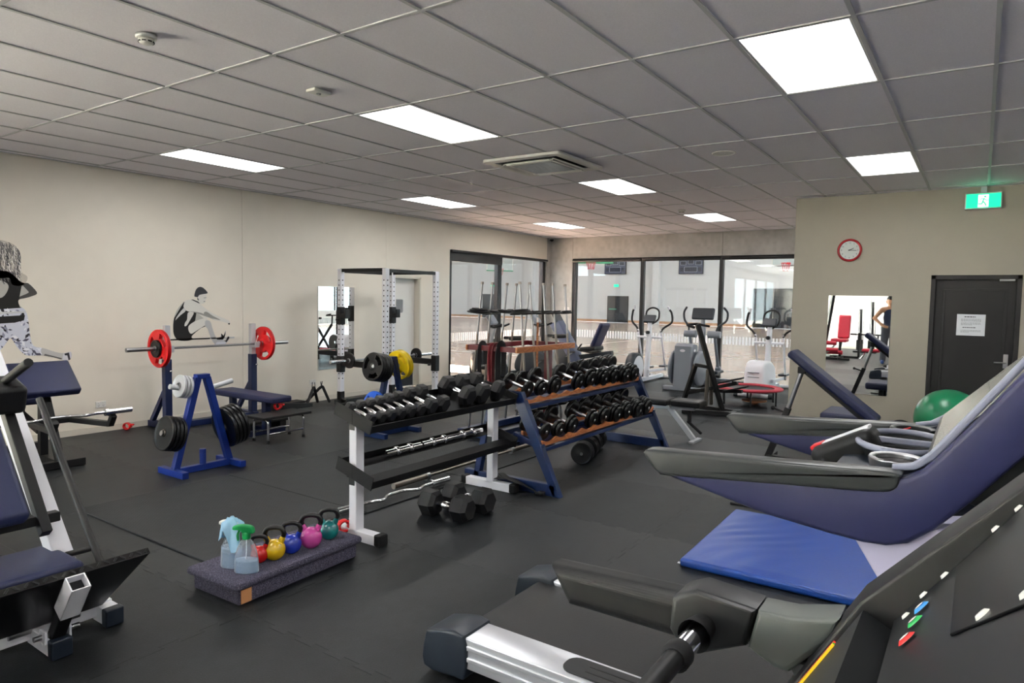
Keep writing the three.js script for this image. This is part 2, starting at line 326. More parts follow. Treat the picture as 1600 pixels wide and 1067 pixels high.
{
  const g = glazing('window_1', [-7.95, 0, ZF - 0.08], 0, 10.2, [[0.04, 0.09], [1.75, 0.08], [3.5, 0.08], [5.25, 0.08], [7, 0.08], [8.7, 0.08], [10.16, 0.09]], 0.04, 2.62);
  for (let i = 0; i < 6; i++) { const a = [0, 1.75, 3.5, 5.25, 7, 8.7, 10.2]; obj('blind_roll', [cy([a[i] + 0.015, 2.575, 0.07], [a[i + 1] - 0.015, 2.575, 0.07], 0.042, 0.042, 14)], M.frame, g); }
  const l = glazing('window_2', [XW - 0.08, 0, opZ0], Math.PI / 2, 3.59, [[0.05, 0.1], [1.72, 0.14], [3.52, 0.12]], 0.05, 2.6);
  obj('sliding_door_rail', [box2(0.0, 1.76, 2.38, 2.57, 0.01, 0.085, 0.004), box2(0, 1.76, 0.0, 0.12, 0.02, 0.07)], M.frame, l);
  obj('blind_roll', [cy([0.02, 2.57, 0.1], [3.57, 2.57, 0.1], 0.03, 0.03, 12)], M.frame, l);
}
{ // daylight windows in the left wall, behind the camera, and the paved yard outside
  const g = structGroup('window_3', [XW - 0.1, 0, 0]);
  obj('window_frame', [box2(-0.04, 0.04, 0.25, 0.31, 0.7, 7.9), box2(-0.04, 0.04, 2.69, 2.75, 0.7, 7.9)], M.frame, g);
  for (let i = 0; i < 5; i++) obj('mullion', box2(-0.04, 0.04, 0.31, 2.69, 0.7 + i * 1.785, 0.76 + i * 1.785), M.frame, g);
  for (let i = 0; i < 4; i++) obj('pane', box2(-0.003, 0.003, 0.31, 2.69, 0.76 + i * 1.785, 0.7 + (i + 1) * 1.785), M.glass, g);
  struct('yard', box2(-40, XW - 0.2, -0.3, -0.1, -9.3, 40), mat('#d8d2c6', 0.85));
}
{ // clock wall and its door
  const w = structGroup('wall_clock');
  const z0 = ZC - 0.15;
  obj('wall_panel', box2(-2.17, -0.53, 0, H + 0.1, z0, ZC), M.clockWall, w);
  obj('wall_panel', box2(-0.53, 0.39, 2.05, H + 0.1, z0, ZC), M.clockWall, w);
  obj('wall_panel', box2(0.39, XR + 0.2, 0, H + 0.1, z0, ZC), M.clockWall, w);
  struct('baseboard_clock', [box2(-2.17, -0.53, 0, 0.07, ZC, ZC + 0.012), box2(0.39, XR, 0, 0.07, ZC, ZC + 0.012)], M.skirting);
  const d = structGroup('door_2', [-0.53, 0, ZC]);
  obj('door_frame', [box2(0, 0.05, 0, 2.05, -0.15, 0.012, 0.003), box2(0.87, 0.92, 0, 2.05, -0.15, 0.012, 0.003), box2(0, 0.92, 2.0, 2.05, -0.15, 0.012, 0.003)], M.doorDark, d);
  obj('door_leaf', [box2(0.05, 0.87, 0.005, 2.0, -0.07, -0.03, 0.002)], M.doorDark2, d);
  obj('door_moulding', [box2(0.13, 0.79, 1.86, 1.89, -0.03, -0.02, 0.004), box2(0.13, 0.79, 0.47, 0.5, -0.03, -0.02, 0.004), box2(0.13, 0.16, 0.5, 1.86, -0.03, -0.02, 0.004), box2(0.76, 0.79, 0.5, 1.86, -0.03, -0.02, 0.004), box2(0.13, 0.79, 0.14, 0.38, -0.03, -0.024, 0.003)], M.doorDark, d);
  obj('door_handle', [box2(0.78, 0.83, 0.93, 1.1, -0.03, -0.018, 0.004), cy([0.805, 1.0, -0.02], [0.805, 1.0, 0.03], 0.01), cy([0.81, 1.0, 0.03], [0.69, 1.0, 0.03], 0.009)], M.steel, d);
  obj('door_closer', box2(0.7, 0.85, 1.975, 2.0, -0.03, 0.02, 0.004), M.steel, d);
}
{ // closing walls behind the camera and to the right
  struct('wall_right', box2(XR, XR + 0.2, 0, H + 0.1, ZC, ZB), M.whiteWall);
  struct('wall_back', box2(XW - 0.2, XR + 0.2, 0, H + 0.1, ZB, ZB + 0.2), M.whiteWall);
  struct('baseboard_back', box2(XW, XR, 0, 0.08, ZB - 0.012, ZB), M.skirting);
}
{ // sports hall behind the glass
  const f = structGroup('hall_floor');
  obj('timber_floor', [box2(-48, 14, -0.2, -0.005, -46.5, ZF - 0.1), box2(-48, XW - 0.2, -0.2, -0.005, ZF - 0.1, -9.6)], M.hallFloor, f);
  const ln = (x0, x1, z0, z1) => box2(x0, x1, -0.005, -0.003, z0, z1);
  obj('court_line', [ln(-40, 10, -16.55, -16.5), ln(-12, -11.95, -45, -16.5), ln(-40, 10, -30, -29.95), ln(-24, -23.95, -45, -11), ln(-40, -12, -20.05, -20), ln(0, 0.05, -45, -16.5)], M.hallLine, f);
  const w = structGroup('hall_wall');
  obj('hall_wall_far', box2(-48, 14, 0, 9, -46.7, -46.5), M.hallWall, w);
  obj('hall_wall_side', [box2(14, 14.2, 0, 0.8, -46.5, ZF), box2(14, 14.2, 6.5, 9, -46.5, ZF), box2(14, 14.2, 0.8, 6.5, -46.5, -36), box2(14, 14.2, 0.8, 6.5, -18, ZF)], M.hallWall, w);
  const hw = structGroup('added_window_4', [14.1, 0, 0]);  // unseen window added so the left mirror reflects bright sky
  for (let i = 0; i < 7; i++) obj('mullion', box2(-0.05, 0.05, 0.8, 6.5, -36 + i * 3 - 0.05 * (i > 0), -35.95 + i * 3 - 0.0 * i), M.frame, hw);
  for (let i = 0; i < 6; i++) obj('pane', box2(-0.003, 0.003, 0.8, 6.5, -35.95 + i * 3, -33.05 + i * 3), M.glass, hw);
  struct('yard_east', box2(14.2, 40, -0.3, -0.1, -50, 0), M.concrete);
  obj('hall_wall_side', box2(-48.2, -48, 0, 9, -46.5, -9.6), M.hallWall, w);
  obj('hall_wall_near', [box2(-48, -14.2, 0, 9, -9.6, -9.4), box2(-14.2, -9.4, 0, 2.4, -9.6, -9.4), box2(-14.2, -9.4, 3.9, 9, -9.6, -9.4), box2(-9.4, XW - 0.2, 0, 9, -9.6, -9.4), box2(XW - 0.2, 14, H + 0.25, 9, ZF, ZF + 0.2), box2(XW - 0.2, XW, H + 0.25, 9, ZF, -9.4), box2(2.6, 14, 0, H + 0.25, ZF, ZF + 0.2)], M.hallWall, w);
  for (const x of [-30, -19.3, -8.6, 2]) obj('hall_column', box2(x - 0.25, x + 0.25, 0, 9, -46.5, -46.1, 0.01), M.hallWall, w);
  obj('kick_board', box2(-48, 14, 0, 0.2, -46.5, -46.46), M.orangeTrim, w);
  struct('hall_roof', box2(-48.2, 14.2, 9, 9.2, -46.7, -9.4), M.hallWall);
  let n = 0; const words = ['left', 'centre left', 'centre', 'right'], rows = ['near', 'middle', 'far'];
  for (const [ri, z] of [-19, -29, -39].entries()) for (const [xi, x] of [-38, -25, -12, 2].entries()) {  // unseen lamps, added to stand in for the daylight in the hall
    const t = thing('added_hall_light', `added unseen sports hall ceiling light, ${rows[ri]} row, ${words[xi]} column`, 'light', [x, 8.85, z]);
    obj('housing', box2(-1.6, 1.6, 0, 0.15, -1.6, 1.6, 0.02), M.white, t); obj('diffuser', box2(-1.5, 1.5, -0.02, 0, -1.5, 1.5), M.hallGlow, t);
    areaLight(x, 8.8, z, 3, 3, COOL, HALL_LIGHT);
  }
  const d = structGroup('hall_door', [-22.35, 0, -46.46]);
  obj('door_frame', [box2(-0.85, 0.85, 1.92, 1.98, 0, 0.06), box2(-0.85, -0.8, 0, 1.92, 0, 0.06), box2(0.8, 0.85, 0, 1.92, 0, 0.06)], M.frame, d);
  for (const s of [-1, 1]) obj('door_leaf', box2(s < 0 ? -0.8 : 0.01, s < 0 ? -0.01 : 0.8, 0, 1.92, 0, 0.04), M.bikeDark, d);
  obj('push_bar', box2(-0.7, -0.1, 0.95, 1.05, 0.04, 0.08), mat('#3f8f7c', 0.5), d);
  const d2 = structGroup('hall_door', [-34.1, 0, -46.46]);
  for (const s of [-1, 1]) obj('door_leaf', box2(s < 0 ? -0.9 : 0.01, s < 0 ? -0.01 : 0.9, 0, 2.0, 0, 0.04), M.bikeDark, d2);
  const d3 = structGroup('hall_door', [-11.2, 0, -46.46]);
  obj('door_leaf', [box2(-1.3, -0.02, 0, 2.6, 0, 0.04), box2(0.02, 1.3, 0, 2.6, 0, 0.04)], M.bikeDark, d3);
  obj('door_window', box2(-0.9, -0.3, 0.6, 2.3, 0.04, 0.05), M.glass, d3);
  for (const [x, z, lab] of [[-22.5, 3.45, 'small green running man exit sign above the hall double doors'], [-33.9, 3.6, 'small green exit sign high on the hall wall seen through the left glass']]) {
    const e = thing('exit_sign', lab, 'exit sign', [x, 2.75, -46.46]);
    obj('sign_case', box2(-0.22, 0.22, -0.12, 0.12, 0, 0.06, 0.01), M.white, e); obj('sign_panel', box2(-0.2, 0.2, -0.1, 0.1, 0.06, 0.065), mat('#22ddaa', 0.5, 0, { emissive: '#20e0a0', emissiveIntensity: 0.9 }), e);
  }
  const sbTex = canvasTex(256, 160, (c) => { c.fillStyle = '#4a5068'; c.fillRect(0, 0, 256, 160); c.fillStyle = '#2a2f40'; for (const [x, y, w, h] of [[16, 18, 60, 44], [180, 18, 60, 44], [98, 10, 60, 40], [60, 84, 136, 56], [14, 90, 34, 44], [208, 90, 34, 44]]) c.fillRect(x, y, w, h); c.strokeStyle = '#cfd3e0'; c.lineWidth = 3; for (const [x, y, w, h] of [[16, 18, 60, 44], [180, 18, 60, 44], [98, 10, 60, 40], [60, 84, 136, 56]]) c.strokeRect(x, y, w, h); });
  for (const [x, y, lab] of [[-22.6, 4.13, 'grey electronic scoreboard above the hall double doors'], [-16.8, 4.1, 'grey electronic scoreboard seen through the middle window pane']]) {
    const s = thing('scoreboard', lab, 'scoreboard', [x, y, -46.45]);
    obj('case', box2(-0.88, 0.88, -0.52, 0.52, 0, 0.12, 0.02), M.frame, s);
    obj('display_face', new THREE.PlaneGeometry(1.7, 0.98).translate(0, 0, 0.125), mat('#ffffff', 0.5, 0, { map: sbTex }), s);
  }
  function hoop(x, y, z, turn, lab, pad) {
    const h = thing('basketball_hoop', lab, 'hoop', [x, y, z], turn);
    obj('backboard', [box2(-0.9, 0.9, 0.06, 0.1, -0.02, 0.02), box2(-0.9, 0.9, 1.06, 1.1, -0.02, 0.02), box2(-0.9, -0.86, 0.1, 1.06, -0.02, 0.02), box2(0.86, 0.9, 0.1, 1.06, -0.02, 0.02), box2(-0.3, 0.3, 0.58, 0.62, -0.02, 0.02)], M.white, h);
    obj('backboard_glass', box2(-0.86, 0.86, 0.1, 1.06, -0.005, 0.005), M.glass, h);
    obj('bottom_pad', box2(-0.92, 0.92, 0, 0.08, -0.04, 0.04, 0.02), pad, h);
    const ring = new THREE.TorusGeometry(0.225, 0.012, 8, 24).rotateX(Math.PI / 2).translate(0, 0.15, 0.36);
    obj('rim', [ring, box2(-0.06, 0.06, 0.1, 0.2, 0, 0.14)], M.red, h);
    const net = []; for (let i = 0; i < 10; i++) { const a = i * 0.628, b = a + 0.5; net.push(cy([0.22 * Math.cos(a), 0.15, 0.36 + 0.22 * Math.sin(a)], [0.13 * Math.cos(b), -0.25, 0.36 + 0.13 * Math.sin(b)], 0.006, 0.006, 5), cy([0.22 * Math.cos(b), 0.15, 0.36 + 0.22 * Math.sin(b)], [0.13 * Math.cos(a), -0.25, 0.36 + 0.13 * Math.sin(a)], 0.006, 0.006, 5)); }
    obj('net', net, M.vinylRed, h);
    obj('support_arm', [bar([0, 0.6, -0.05], [0, 1.6, -2.2], 0.08), bar([0, 1.6, -2.2], [0, 9 - y, -2.2], 0.1)], M.bikeGrey, h);
  }
  const padG = mat('#2f8a68', 0.6);
  hoop(-13.3, 3.15, -25, 0.5, 'basketball hoop with green padded board at the left end of the big window', padG);
  hoop(-8.0, 3.5, -36, -0.2, 'basketball hoop high in the right hand window pane', M.greyPlastic);
  hoop(-27.2, 3.5, -38, 0.75, 'basketball hoop seen through the left sliding glass', padG);
}
// ---------------------------------------------------------------- fixtures on walls and ceiling
{
  const t = thing('air_conditioner', 'square white cassette air conditioner set into the middle of the ceiling', 'air conditioner', [-3.9, H, -6.22]);
  const sq = (h) => [[-h, -h], [h, -h], [h, h], [-h, h]];
  obj('fascia', [rot(ext(roundRect(-0.475, -0.475, 0.475, 0.475, 0.05), 0.03, 0.008, [sq(0.37).reverse()]), Math.PI / 2).translate(0, -0.015, 0)], M.plastic, t);
  obj('intake_grille', [box2(-0.25, 0.25, -0.05, -0.035, -0.25, 0.25, 0.01)], M.greyPlastic, t);
  const sl = []; for (let i = 0; i < 14; i++) sl.push(box2(-0.23, 0.23, -0.053, -0.05, -0.23 + i * 0.0345, -0.222 + i * 0.0345)); obj('grille_bars', sl, M.bikeGrey, t);
  obj('recess', box2(-0.39, 0.39, -0.012, -0.001, -0.39, 0.39), M.darkSlot, t);
  for (let k = 0; k < 4; k++) obj('louvre', rot(mv(rot(bx(0.56, 0.012, 0.085, 0, 0, 0, 0.005), 0.35), 0, -0.035, 0.315), 0, k * Math.PI / 2, 0), M.plastic, t);
  obj('inner_frame', rot(ext(sq(0.285), 0.025, 0, [sq(0.25).reverse()]), Math.PI / 2).translate(0, -0.035, 0), M.plastic, t);
}
function detector(x, z, lab) {
  const t = thing('smoke_detector', lab, 'smoke detector', [x, H, z]);
  obj('base', lat([[0, 0], [0.055, 0], [0.055, -0.018], [0.045, -0.022], [0, -0.022]], 28), M.plastic, t);
  obj('sensor_cap', lat([[0, -0.05], [0.026, -0.05], [0.036, -0.044], [0.04, -0.036], [0.04, -0.02], [0, -0.02]], 28), M.plastic, t);
  const s = []; for (let i = 0; i < 8; i++) s.push(rot(bx(0.02, 0.007, 0.004, 0, -0.039, 0.0395), 0, i * 0.785, 0)); obj('vent_slots', s, M.darkSlot, t);
}
detector(-3.93, -2.05, 'round white smoke detector on the ceiling near the upper left corner');
detector(-3.96, -10.43, 'small white smoke detector on the far ceiling beside the last panel lights');
{
  const t = thing('motion_sensor', 'small flat rectangular white motion sensor on a ceiling tile', 'sensor', [-3.92, H, -3.25]);
  obj('housing', box2(-0.05, 0.05, -0.022, 0, -0.075, 0.075, 0.008), M.plastic, t); obj('lens', lat([[0, -0.03], [0.014, -0.028], [0.018, -0.02], [0, -0.02]], 16), M.greyPlastic, t);
  for (const [x, z, r, lab] of [[-2.12, -6.65, 0.11, 'round white speaker grille in the ceiling right of the air conditioner'], [-3.97, -9.4, 0.1, 'round white speaker grille in the ceiling near the far smoke detector'], [-5.76, -11.33, 0.1, 'round white speaker grille in the farthest part of the ceiling']]) {
    const s = thing('ceiling_speaker', lab, 'speaker', [x, H, z]);
    obj('rim', lat([[r - 0.015, 0], [r - 0.012, -0.01], [r, -0.008], [r + 0.004, 0]], 32), M.plastic, s); obj('grille', lat([[0, -0.008], [r * 0.6, -0.007], [r - 0.013, -0.005]], 32), M.white, s);
  }
  const c = thing('security_camera', 'white dome security camera in the far left ceiling corner', 'camera', [-8.42, H, -13.85]);
  obj('base', lat([[0, 0], [0.06, 0], [0.06, -0.03], [0, -0.03]], 20), M.plastic, c); obj('dome', lat([[0.05, -0.03], [0.045, -0.06], [0.025, -0.08], [0, -0.085]], 20), M.blackGloss, c);
}
function socket(x, y, z, turn, lab, w = 0.115) {
  const s = thing('power_socket', lab, 'power socket', [x, y, z], turn);
  obj('plate', bx(w, 0.075, 0.012, 0, 0, 0.006, 0.004), M.white, s);
  for (const q of [-1, 1]) obj('switch', bx(0.014, 0.022, 0.006, q * w * 0.22, 0.018, 0.014, 0.002), M.white, s);
  for (const q of [-1, 1]) obj('pin_slots', [bx(0.003, 0.01, 0.002, q * w * 0.22 - 0.008, -0.01, 0.012), bx(0.003, 0.01, 0.002, q * w * 0.22 + 0.008, -0.01, 0.012), bx(0.003, 0.009, 0.002, q * w * 0.22, -0.022, 0.012)], M.darkSlot, s);
}
socket(XW, 0.33, -3.85, Math.PI / 2, 'white double power socket low on the wall below the runner mural');
socket(XW, 0.31, -6.96, Math.PI / 2, 'white double power socket under the left wall mirror');
socket(-8.07, 1.45, ZF, 0, 'white switch plate on the concrete pier', 0.14);
function wallMirror(lab, pos, turn, w, h) {
  const m = thing('wall_mirror', lab, 'mirror', pos, turn);
  obj('mirror_glass', bx(w, h, 0.005, 0, h / 2, 0.0065), M.mirror, m);
  obj('backing', bx(w + 0.002, h + 0.002, 0.003, 0, h / 2, 0.002), M.mirrorEdge, m);
}
wallMirror('frameless upright wall mirror behind the power rack', [XW, 0.49, -7.437], Math.PI / 2, 0.75, 1.312);
wallMirror('frameless wall mirror under the red clock', [-1.33, 0.48, ZC], 0, 0.752, 1.303);
{
  const k = thing('wall_clock', 'round wall clock with a red rim and white face', 'clock', [-1.475, 2.385, ZC + 0.002]);
  obj('rim', rot(lat([[0.118, 0], [0.148, 0.004], [0.15, 0.02], [0.143, 0.036], [0.13, 0.038], [0.122, 0.026], [0.12, 0.01]], 40), Math.PI / 2), mat('#a8141e', 0.35), k);
  obj('face', rot(lat([[0, 0.014], [0.121, 0.014]], 40), Math.PI / 2), M.white, k);
  const font = await new FontLoader().loadAsync('fonts/droid/droid_sans_bold.typeface.json'), nums = [];
  for (let n = 1; n <= 12; n++) {
    const g = new TextGeometry(String(n), { font, size: 0.02, depth: 0.001, curveSegments: 2 }); g.computeBoundingBox(); const b = g.boundingBox;
    const a = n * Math.PI / 6; nums.push(g.translate(0.098 * Math.sin(a) - (b.min.x + b.max.x) / 2, 0.098 * Math.cos(a) - (b.min.y + b.max.y) / 2, 0.0145));
  }
  obj('numerals', nums, M.greyPlastic, k);
  const hand = (len, w, a, z) => rot(bx(w, len, 0.002, 0, len / 2 - 0.015, 0), 0, 0, -a).translate(0, 0, z);
  obj('hour_hand', hand(0.07, 0.008, 62 * Math.PI / 180, 0.019), M.bikeDark, k); obj('minute_hand', hand(0.1, 0.007, 94 * Math.PI / 180, 0.022), M.bikeDark, k);
  obj('hub', rot(lat([[0, 0.026], [0.007, 0.025], [0.007, 0.015]], 12), Math.PI / 2), M.bikeDark, k);
  const gl = rot(lat([[0, 0.032], [0.124, 0.032]], 40), Math.PI / 2); obj('cover_glass', gl, M.glass, k);
}
{
  const w = 0.34, h = 0.165;
  const ex = thing('exit_sign', 'lit green running man exit sign over the dark door', 'exit sign', [-0.04, 2.935, ZC + 0.07]);
  const et = canvasTex(340, 165, (c) => {
    c.fillStyle = '#08d98a'; c.fillRect(0, 0, 340, 165); c.fillStyle = '#f4fffa'; c.fillRect(118, 12, 104, 146);
    c.strokeStyle = '#08b070'; c.fillStyle = '#08b070'; c.lineWidth = 13; c.lineCap = 'round'; c.lineJoin = 'round';
    c.beginPath(); c.arc(186, 36, 11, 0, 7); c.fill();
    c.beginPath(); c.moveTo(176, 58); c.lineTo(164, 92); c.lineTo(186, 112); c.lineTo(198, 140); c.moveTo(164, 92); c.lineTo(158, 118); c.lineTo(126, 120); c.stroke();
    c.lineWidth = 9; c.beginPath(); c.moveTo(178, 60); c.lineTo(150, 58); c.lineTo(140, 76); c.moveTo(178, 60); c.lineTo(196, 76); c.lineTo(218, 76); c.stroke();
  });
  obj('sign_case', [bx(w + 0.03, h + 0.03, 0.05, 0, 0, -0.032, 0.01)], M.silverPaint, ex);
  obj('sign_panel', new THREE.PlaneGeometry(w, h).translate(0, 0, 0.001), mat('#ffffff', 0.4, 0, { map: et, emissive: '#ffffff', emissiveMap: et, emissiveIntensity: 1.1 }), ex);
  obj('ceiling_bracket', box2(-0.03, 0.03, 0.09, H - 2.935, -0.05, -0.02), M.silverPaint, ex);
  const l = new THREE.RectAreaLight('#30e8a0', 1.2, w, h); l.position.set(-0.04, 2.935, ZC + 0.09); l.rotation.y = Math.PI; scene.add(l);
  const nt = canvasTex(280, 250, (c) => {
    c.fillStyle = '#dcdfe4'; c.fillRect(0, 0, 280, 250); c.fillStyle = '#75787c';
    const word = (x, y, w2, h2) => { let q = x; while (q < x + w2) { const l2 = 8 + rnd() * 16; c.fillRect(q, y, Math.min(l2, x + w2 - q), h2); q += l2 + 5; } };
    c.fillStyle = '#55585e'; word(74, 24, 110, 12); c.fillStyle = '#8a8d92'; for (const y of [54, 66, 78, 98, 110]) word(42, y, 195, 5); word(42, 122, 110, 5);
    c.fillStyle = '#50545a'; word(60, 150, 130, 10); c.fillStyle = '#8a8d92'; for (const y of [186, 198]) word(42, y, 195, 5); word(42, 210, 80, 5);
  });
  const n = thing('notice', 'white printed notice sheet stuck on the dark door', 'notice', [-0.092, 1.44, ZC - 0.029]);
  obj('sheet', new THREE.PlaneGeometry(0.292, 0.262).translate(0, 0, 0.001), mat('#ffffff', 0.35, 0, { map: nt }), n);
}
// ---- painted murals on the left wall: flat shapes just proud of the wall, drawn in black and greys
function mural(label, z0, y0, sx, sy, shear, W, Hh, outlines, draw) {
  const t = canvasTex(W, Hh, draw), geos = [];
  for (const o of outlines) {
    const g = raw(new THREE.ShapeGeometry(shapeOf(o)));
    const p = g.attributes.position, uv = g.attributes.uv;
    for (let i = 0; i < p.count; i++) {
      const cx = p.getX(i), cyy = p.getY(i); uv.setXY(i, cx / W, 1 - cyy / Hh);
      p.setXYZ(i, 0.0025, y0 - (cyy + shear * cx) * sy, z0 - cx * sx);
    }
    for (let i = 0; i < p.count; i += 3) { // keep the painted side towards the room
      const a = V([p.getX(i), p.getY(i), p.getZ(i)]), b = V([p.getX(i + 1), p.getY(i + 1), p.getZ(i + 1)]), c = V([p.getX(i + 2), p.getY(i + 2), p.getZ(i + 2)]);
      if (b.sub(a).cross(c.sub(a)).x < 0) for (const at of [p, uv]) for (let k = 0; k < at.itemSize; k++) { const q = at.array[(i + 1) * at.itemSize + k]; at.array[(i + 1) * at.itemSize + k] = at.array[(i + 2) * at.itemSize + k]; at.array[(i + 2) * at.itemSize + k] = q; }
      for (let k = 0; k < 3; k++) g.attributes.normal.setXYZ(i + k, 1, 0, 0);
    }
    geos.push(g);
  }
  const m = obj('wall_mural', geos, mat('#ffffff', 0.6, 0, { map: t })); m.position.x = XW; return tag(m, label, 'mural');
}
const fillP = (c, pts, col) => { c.fillStyle = col; c.beginPath(); pts.forEach(([x, y], i) => (i ? c.lineTo(x, y) : c.moveTo(x, y))); c.closePath(); c.fill(); };
const SK = '#dedcd4', SKD = '#9c9b95', INK = '#141210';
{
  const head = smooth([[475, 175], [500, 130], [545, 105], [600, 120], [660, 180], [640, 215], [645, 265], [625, 300], [620, 330], [580, 355], [530, 340], [505, 300], [500, 260], [460, 250]], 3);
  const body = smooth([[310, 335], [400, 300], [500, 310], [560, 370], [680, 460], [800, 520], [960, 580], [1010, 610], [1000, 660], [950, 630], [840, 605], [760, 595], [690, 560], [640, 575], [700, 620], [730, 720], [770, 830], [810, 880], [860, 830], [870, 790], [905, 820], [935, 750], [940, 790], [920, 850], [905, 890], [930, 890], [980, 835], [1000, 860], [960, 930], [900, 975], [800, 985], [755, 950], [700, 860], [620, 690], [420, 830], [430, 880], [350, 905], [230, 900], [180, 860], [150, 780], [155, 620], [200, 470]], 3);
  const plank = [[90, 882], [1080, 845], [1080, 868], [90, 900]];
  mural('black and white wall painting of a seated rower above the bench press', -4.741 + (255 - 270) * -0.00908, 1.777 + 0.0868, 0.000936, 0.000895, 0.04, 1164, 1067, [head, body, plank], (c) => {
    fillP(c, [[0, 0], [1164, 0], [1164, 1067], [0, 1067]], '#b9b8b0'); fillP(c, plank, INK); fillP(c, [[690, 700], [1100, 700], [1100, 1000], [690, 1000]], '#c4c6c8');
    fillP(c, body.slice(0, 60), SK);
    fillP(c, [[310, 335], [150, 600], [140, 800], [180, 880], [230, 920], [440, 900], [420, 800], [370, 760], [470, 600], [490, 480], [370, 470], [300, 420]], INK);
    fillP(c, smooth([[320, 350], [400, 300], [520, 330], [600, 400], [700, 480], [830, 545], [1000, 610], [1000, 650], [840, 600], [690, 555], [560, 500], [390, 480], [320, 450], [300, 400]], 3), SK);
    fillP(c, smooth([[380, 470], [560, 490], [690, 550], [760, 590], [690, 560], [560, 520], [470, 490]], 3), SKD); fillP(c, smooth([[640, 470], [740, 530], [860, 590], [700, 560], [600, 500]], 3), '#9a9992');
    fillP(c, smooth([[300, 430], [330, 470], [260, 530], [190, 600], [180, 620], [200, 560]], 3), '#d0d0cc'); fillP(c, smooth([[365, 490], [450, 490], [400, 590], [345, 680], [310, 690], [320, 640], [350, 590]], 3), '#d8d6cf');
    fillP(c, smooth([[370, 690], [460, 620], [600, 570], [660, 580], [640, 660], [540, 720], [420, 800], [375, 770]], 3), SK); fillP(c, [[420, 800], [610, 680], [620, 690], [420, 830]], INK);
    fillP(c, smooth([[630, 600], [700, 620], [740, 740], [800, 900], [770, 950], [720, 870], [650, 740], [615, 660]], 3), '#bfc0bf'); fillP(c, [[614, 670], [640, 740], [700, 860], [690, 860], [630, 740]], INK);
    fillP(c, smooth([[790, 930], [900, 920], [940, 940], [900, 975], [800, 985]], 3), '#d9dce4'); fillP(c, [[865, 790], [905, 830], [935, 760], [930, 840], [890, 890], [800, 890], [790, 860], [870, 850]], INK); fillP(c, [[975, 835], [1000, 860], [950, 930], [910, 900], [940, 905]], INK);
    fillP(c, [[420, 290], [500, 320], [590, 345], [580, 360], [530, 350], [470, 325], [410, 300]], INK); fillP(c, head, SK);
    fillP(c, smooth([[455, 250], [470, 170], [500, 125], [545, 100], [605, 115], [670, 185], [640, 200], [570, 215], [530, 230], [510, 260], [470, 255]], 3), '#3a3a3e'); fillP(c, [[505, 260], [530, 300], [520, 310], [500, 290]], '#555'); fillP(c, [[600, 262], [640, 255], [640, 262], [604, 270]], '#777'); fillP(c, [[595, 318], [622, 312], [620, 322], [600, 326]], '#666');
    fillP(c, [[980, 635], [1008, 630], [1004, 662], [984, 662]], INK); fillP(c, [[90, 882], [230, 877], [230, 905], [90, 900]], INK);
  });
  // the runner: the figure goes on past the frame to the left
  const hair = smooth([[-70, 60], [0, 45], [60, 55], [120, 80], [160, 150], [160, 280], [205, 320], [200, 360], [160, 400], [90, 395], [60, 340], [-70, 340]], 3);
  const torso = smooth([[-150, 340], [-60, 300], [60, 290], [160, 370], [210, 375], [250, 410], [280, 455], [240, 480], [180, 500], [135, 515], [140, 560], [185, 600], [205, 680], [215, 800], [240, 890], [320, 910], [420, 945], [490, 955], [545, 945], [552, 985], [530, 1018], [470, 1012], [400, 990], [300, 970], [200, 970], [150, 945], [100, 880], [65, 825], [20, 880], [-40, 960], [-90, 1060], [-160, 1060], [-150, 900], [-130, 700], [-120, 560], [-150, 450]], 3);
  mural('black and white wall painting of a running woman in patterned leggings', -2.88 + 160 * 0.001212, 2.2576, 0.001212, 0.00133, 0.03, 720, 1080, [hair, torso].map((o) => o.map(([x, y]) => [x + 160, y])), (c) => {
    c.translate(160, 0); fillP(c, [[-160, 0], [560, 0], [560, 1080], [-160, 1080]], '#b8b6b0');
    fillP(c, smooth([[150, 370], [210, 375], [285, 455], [240, 480], [130, 515], [140, 490], [210, 455], [200, 430]], 3), '#4a4846');
    fillP(c, [[-160, 300], [60, 290], [160, 400], [135, 520], [140, 570], [185, 600], [-160, 640]], INK); fillP(c, smooth([[-60, 370], [20, 370], [60, 400], [50, 450], [10, 500], [-60, 500]], 3), '#b5b3ad');
    fillP(c, [[-160, 610], [180, 575], [200, 640], [215, 800], [250, 890], [310, 905], [300, 975], [200, 975], [140, 945], [65, 825], [-40, 960], [-90, 1080], [-160, 1080]], '#d4d6e2');
    for (let i = 0; i < 190; i++) { const x = -150 + rnd() * 460, y = 600 + rnd() * 400, s = 8 + rnd() * 26, a = rnd() * 6; fillP(c, [[x + s * Math.cos(a), y + s * Math.sin(a)], [x + 0.5 * s * Math.cos(a + 1.3), y + 0.5 * s * Math.sin(a + 1.3)], [x + s * Math.cos(a + 3), y + 0.8 * s * Math.sin(a + 3)], [x + 0.35 * s * Math.cos(a + 4.6), y + 0.35 * s * Math.sin(a + 4.6)]], ['#1c1b22', '#4c4b5c', '#8f90a6', '#f0f0f6'][(rnd() * 4) | 0]); }
    fillP(c, [[-160, 665], [180, 638], [170, 680], [100, 700], [-160, 720]], INK); fillP(c, [[-160, 625], [185, 605], [190, 618], [-160, 645]], '#cfd0d2');
    fillP(c, smooth([[310, 905], [420, 945], [490, 960], [480, 1000], [400, 985], [310, 968]], 3), '#c5c3c0'); fillP(c, [[330, 958], [470, 998], [460, 1012], [320, 972]], '#6a6865');
    fillP(c, [[485, 955], [550, 940], [552, 990], [530, 1020], [470, 1015]], '#d8d8de'); fillP(c, [[490, 960], [530, 950], [540, 1010], [525, 1018], [515, 975], [495, 975]], '#2c2c34');
    fillP(c, hair, '#c6bfb2'); fillP(c, smooth([[-60, 60], [10, 55], [62, 90], [60, 150], [20, 190], [-60, 190]], 3), '#8b8782');
